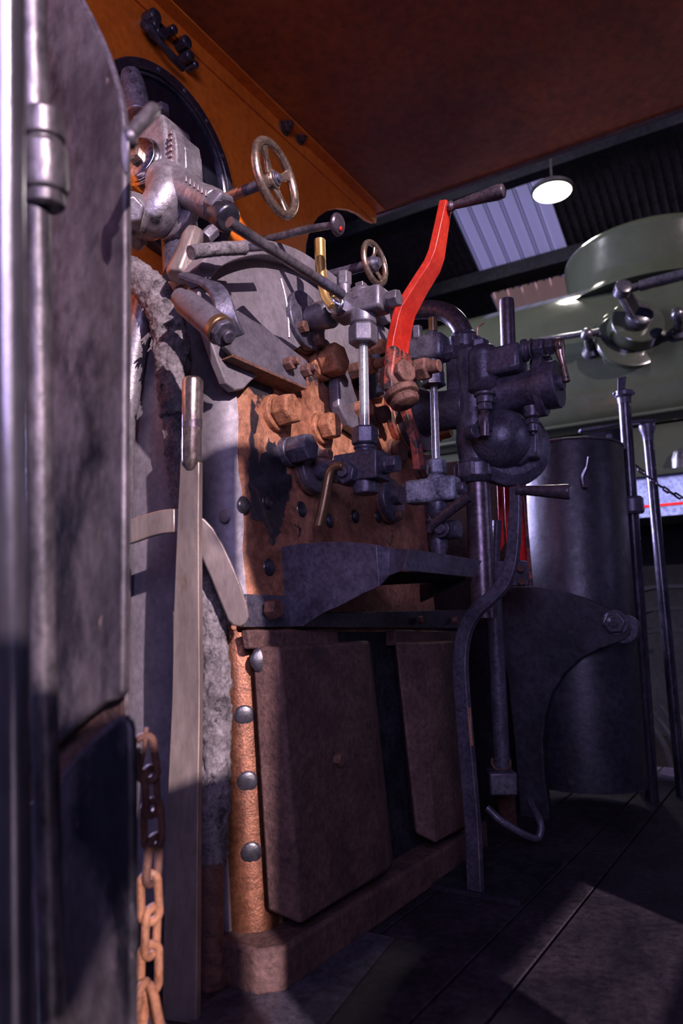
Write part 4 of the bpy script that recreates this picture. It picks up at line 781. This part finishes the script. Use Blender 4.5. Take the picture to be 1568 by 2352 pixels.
# handrails
t = thing('stanchion', 'dark steel upright handrail with paddle top, touching the black bracket', 'handrail', PZ(1497, 1838, 0))
base = PZ(1497, 1838, 0); topp = A(1433, 915, 2.74); dmid = topp.lerp(base, (1180-915)/(1838-915))
MB().cyl(topp, dmid, .0225).build('upper_tube', 'pole_steel', t, 0); MB().cyl(dmid, base, .0235).build('lower_tube', 'pole_steel', t, 0)
d = (base-topp).normalized(); q = topp.lerp(base, (1148-915)/(1838-915)); MB().lathe(q, d, [(0, .034), (.01, .042), (.055, .044), (.065, .038)]).build('socket', 'black_iron', t, .001)
MB().lathe(topp-d*.03, d, [(0, .026), (.004, .034), (.02, .034), (.028, .026), (.05, .024)]).build('collar', 'black_iron', t, .001)
for sgn in (-1, 1): MB().dome(topp-d*.018+V((.55, -.84, 0))*sgn*-.03, V((.55, -.84, 0))*-sgn, .009, .012).build('set_screw', 'black_iron', t, 0)
MB().prism([A(a_, b_, 2.72) for a_, b_ in ((1418, 868), (1438, 864), (1434, 905), (1418, 906))], ray(1428, 880)*.012).build('paddle', 'black_iron', t, .002)
t = thing('stanchion', 'thinner glossy upright handrail with bell top at the right edge', 'handrail', PZ(1566, 1826, 0))
base = PZ(1566, 1830, 0); topp = A(1486, 985, 2.9)
MB().cyl(topp, base, .020).build('tube', 'pole_steel', t, 0); d = (base-topp).normalized()
MB().lathe(topp-d*.02, d, [(0, .026), (.006, .031), (.02, .031), (.045, .022), (.07, .020)]).build('bell_cap', 'black_iron', t, .001)
MB().bar([A(1330, 990, 2.9), A(1400, 980, 2.9), A(1460, 970, 2.9), A(1505, 968, 2.9)], .012, .03, ZA).build('top_arm', 'black_iron', t, .003)
MB().prism([A(a_, b_, 2.92) for a_, b_ in ((1330, 996), (1430, 984), (1425, 1016), (1405, 1018), (1360, 1004))], ray(1400, 1000)*.012).build('gusset', 'black_sheet', t, .002)
c = A(1399, 1003, 2.91); MB().hexa(c, c-ray(1399, 1003)*.012, .012, 12).build('bolt', 'black_iron', t, 0)
t = thing('safety_chain', 'dark chain slung between the two handrails at the right', 'chain', A(1457, 1072, 2.8))
c0, c1 = A(1452, 1062, 2.78), A(1575, 1146, 2.84); N_ = 9
for i in range(N_):
    s_ = (i+.5)/N_; c = c0.lerp(c1, s_)-ZA*.02*4*s_*(1-s_)
    MB().link(c, c1-c0, ZA if i % 2 else (M3 @ V((.3, 0, -1))), .040, .021, .004, 18).build('link', 'black_iron', t, 0)
# S-shaped lever
t = thing('curved_lever', 'S-curved black lever with turned horizontal handle, beside the red post', 'lever', PZ(1085, 1985, 0))
XS = 1.72
pt = [(1183, 1118), (1184, 1150), (1182, 1210), (1176, 1280), (1160, 1335), (1128, 1372), (1092, 1405), (1068, 1450), (1058, 1510), (1060, 1580), (1068, 1680), (1078, 1800), (1086, 1900), (1092, 2046)]
MB().bar([PX(a_, b_, XS) for a_, b_ in pt], [.026, .029, .032, .034, .036, .037, .037, .037], .018, YA+XA*.15, 4).build('arm', 'black_iron', t, .002)
g0, g1 = PX(1187, 1126, XS), PX(1307, 1130, XS); L_ = (g1-g0).length
MB().lathe(g0, g1-g0, [(0, .017), (.008, .017), (.016, .0115), (.03, .012), (L_*.95, .0185), (L_, .018), (L_+.003, .015)], 24).build('handle', 'purple_grip', t, .001)
c = PX(1080, 1680, XS-.01); MB().bar([PX(1078, 1625, XS-.012), PX(1080, 1680, XS-.012), PX(1083, 1712, XS-.012)], .006, .004, YA).build('split_pin', 'rust', t, 0)
# dark upright pipe, clamp block and bent floor pipe
t = thing('drain_pipe', 'dark upright pipe with square clamp, behind the curved lever', 'pipe', PZ(1165, 1895, 0))
MB().tube([A(1132, 1360, 2.2), A(1145, 1600, 2.18), A(1152, 1760, 2.17)], .024, 18).build('upper_pipe', 'black_iron', t, 0)
MB().tube([A(1150, 1750, 2.17), PZ(1166, 1893, 0)], .030, 18).build('lower_pipe', 'rust_bolt', t, 0)
c = A(1150, 1795, 2.14); MB().obox(c, V((.53, -.85, 0))*.04, ZA*.032, V((.85, .53, 0))*.04).build('clamp_block', 'black_iron', t, .006)
t = tag(MB().tube([A(1118, 1855, 2.08), A(1150, 1885, 2.06), A(1200, 1915, 2.06), A(1232, 1925, 2.07), A(1242, 1905, 2.08), A(1237, 1880, 2.1), A(1222, 1852, 2.15), A(1216, 1838, 2.18)], .0105, 12).build('bent_floor_pipe', 'black_iron', None, 0), 'thin dark pipe bent in a hook above the floor by the bracket', 'pipe')
struct(MB().prism([V((*PZ(a_, b_, 0).xy, .001)) for a_, b_ in ((440, 2330), (560, 2250), (770, 2130), (905, 2160), (700, 2420), (420, 2420))], (0, 0, .004)).build('floor_plate', 'black_iron', None, 0))
struct(MB().box(1.7, 2.05, .60, .9, .0005, .012).build('dark_floor_slab', 'matt_black', None, 0))  # dark slab laid on the floor for the shade of a recess
# ================================================================== NEIGHBOURING LOCOMOTIVE
GX = 4.25
t = thing('green_locomotive', 'glossy dark green locomotive on the next track', 'locomotive', V((GX, 1.0, .6)))
zT = PX(1150, 722, GX+.45).z+.05; zB = PX(1400, 962, GX).z
zm = zB+.18
pf = [(GX+.05, zB-.05), (GX, zB), (GX-.03, zB+.05)]
Rr = zT-zB-.08
for i in range(1, 13):
    a_ = -.25+ (math.pi/2+.25)*i/12; pf.append((GX+.62-.65*math.cos(a_)-.0, zB+.22+ (zT-zB-.22)*math.sin(max(a_, -.3)) if a_ > 0 else zB+.22+.6*math.sin(a_)*.5))
pf += [(GX+1.6, zT), (GX+1.6, zB-.05)]
MB().prism([V((x, -1.6, z)) for x, z in pf], (0, 4.6, 0)).build('saddle_tank', 'green_paint', t, .004, 50)
MB().tube([V((GX-.005, -1.6, zB-.005)), V((GX-.005, 3.0, zB-.005))], .012, 10, 1).build('tank_beading', 'green_paint', t, 0)
p0, pR = A(1291, 690, GX+.5), A(1500, 690, GX+.5)
dx = PX(1500, 600, GX+.55); dc = A(1494, 600, 4.95); zd = A(1500, 530, 4.75).z
Rd = .56; zb0 = A(1500, 730, 4.9).z; z1 = A(1300, 610, 4.95).z
pr = [(0, Rd+.13), (.03, Rd+.08), (.07, Rd+.04), (.12, Rd+.015), (.18, Rd)]+[(z1-zb0+(zd-z1)*math.sin(i*math.pi/36)**.72, max(.004, Rd*math.cos(i*math.pi/36)**.72)) for i in range(19)]
MB().lathe(V((dc.x, dc.y, zb0)), ZA, pr, 72).build('dome', 'green_paint', t, 0, 70)
# reversing crank on the tank side
cr = PX(1462, 742, GX-.06); nrm = V((-.86, -.42, .26)).normalized()
MB().lathe(cr-nrm*.12, nrm, [(0, .20), (.02, .195), (.025, .18), (.05, .15), (.10, .146), (.14, .144), (.145, .136)], 40).build('crank_boss', 'green_paint', t, .002)
MB().lathe(cr-nrm*.07+V((0, .03, -.06)), nrm, [(0, .185), (.03, .185), (.034, .17)], 40).build('boss_plate', 'green_paint', t, .002)
MB().lathe(cr+nrm*.022, nrm, [(0, .075), (.002, .074)], 30).build('oil_ring', 'dark_frame', t, 0)
ca = PX(1428, 668, GX-.26)
MB().bar([cr+nrm*.05, ca], [.12, .08], .03, (ca-cr).cross(nrm), 1).build('crank_arm', 'black_paint', t, .006)
MB().lathe(cr+nrm*.02, nrm, [(0, .072), (.06, .07), (.07, .055), (.075, .03)], 24).build('crank_hub', 'black_paint', t, .003)
MB().lathe(ca-nrm*.02, nrm, [(0, .045), (.06, .045), (.065, .03)], 20).build('crank_pin', 'black_paint', t, .003)
ce = PX(1600, 622, GX-.28)
MB().tube([ca, ca.lerp(ce, .3)], .022, 12, 1).build('rod_fork', 'black_paint', t, .002); MB().tube([ca.lerp(ce, .25), ce], .03, 14, 1).build('reach_rod', 'black_paint', t, 0)
# handrail with stanchions
h0, h1 = PX(1215, 787, GX-.14), PX(1360, 763, GX-.14)
MB().tube([h0, h1], .017, 12, 1).build('handrail', 'pole_steel', t, 0)
for (px, py), (qx, qy) in (((1348, 768), (1358, 808)), ((1556, 722), (1562, 765))):
    a_ = PX(px, py, GX-.14); b_ = PX(qx, qy, GX+.0)
    mb = MB(); mb.lathe(b_, a_-b_, [(0, .055), (.02, .05), (.035, .03), ((a_-b_).length, .022)], 18); mb.ball(a_, .036); mb.cyl(a_-YA*.07, a_+YA*.0, .02); mb.build('stanchion', 'black_paint', t, 0)
# frames, running plate and springs below the tank
fx = GX+.0
z1 = PX(1500, 1082, fx).z
MB().box(fx+.05, fx+1.5, -1.6, 3.0, z1, zB-.06).build('boiler_side', 'green_paint', t, .004)
z2 = PX(1510, 1092, fx-.05).z; z3 = PX(1510, 1186, fx-.05).z
MB().box(fx-.06, fx+1.5, -1.6, 3, z2, z2+.03).build('running_plate', 'green_paint', t, .003)
MB().box(fx-.04, fx+.0, -1.6, 3, z3, z2-.002).build('valance', 'blue_panel', t, .002)
zr = PX(1510, 1160, fx-.05).z; MB().box(fx-.043, fx-.038, -1.6, 3, zr-.007, zr+.007).build('red_line', 'red_dark', t, 0)
MB().box(fx+.3, fx+1.2, -1.6, 3, 0.0, z3).build('frame', 'dark_frame', t, .004)
for k, (ya_, yb_) in enumerate(((1330, 1560), )):
    for j in range(3):
        z0 = 1350+j*50
        MB().bar([PX(1440, z0+20, fx+.1), PX(1500, z0, fx+.1), PX(1600, z0-2, fx+.1)], .02, .08, ZA).build('spring_leaf', 'dark_frame', t, .002)
for i in range(5): MB().tube([PX(1460+i*28, 1620, fx+.15), PX(1530+i*25, 1720, fx+.15), PX(1560+i*22, 1860, fx+.15)], .015, 8).build('wheel_spoke', 'dark_frame', t, 0)
kn = PX(1560, 1050, fx); MB().lathe(kn+V((.05, 0, -.08)), ZA, [(0, .05), (.08, .05), (.12, .035), (.14, .0)], 20).build('lubricator', 'black_paint', t, .002)
struct(MB().box(3.2, 9.5, -9, 9, -1.25, -1.2).build('ground', 'matt_black', None, 0))
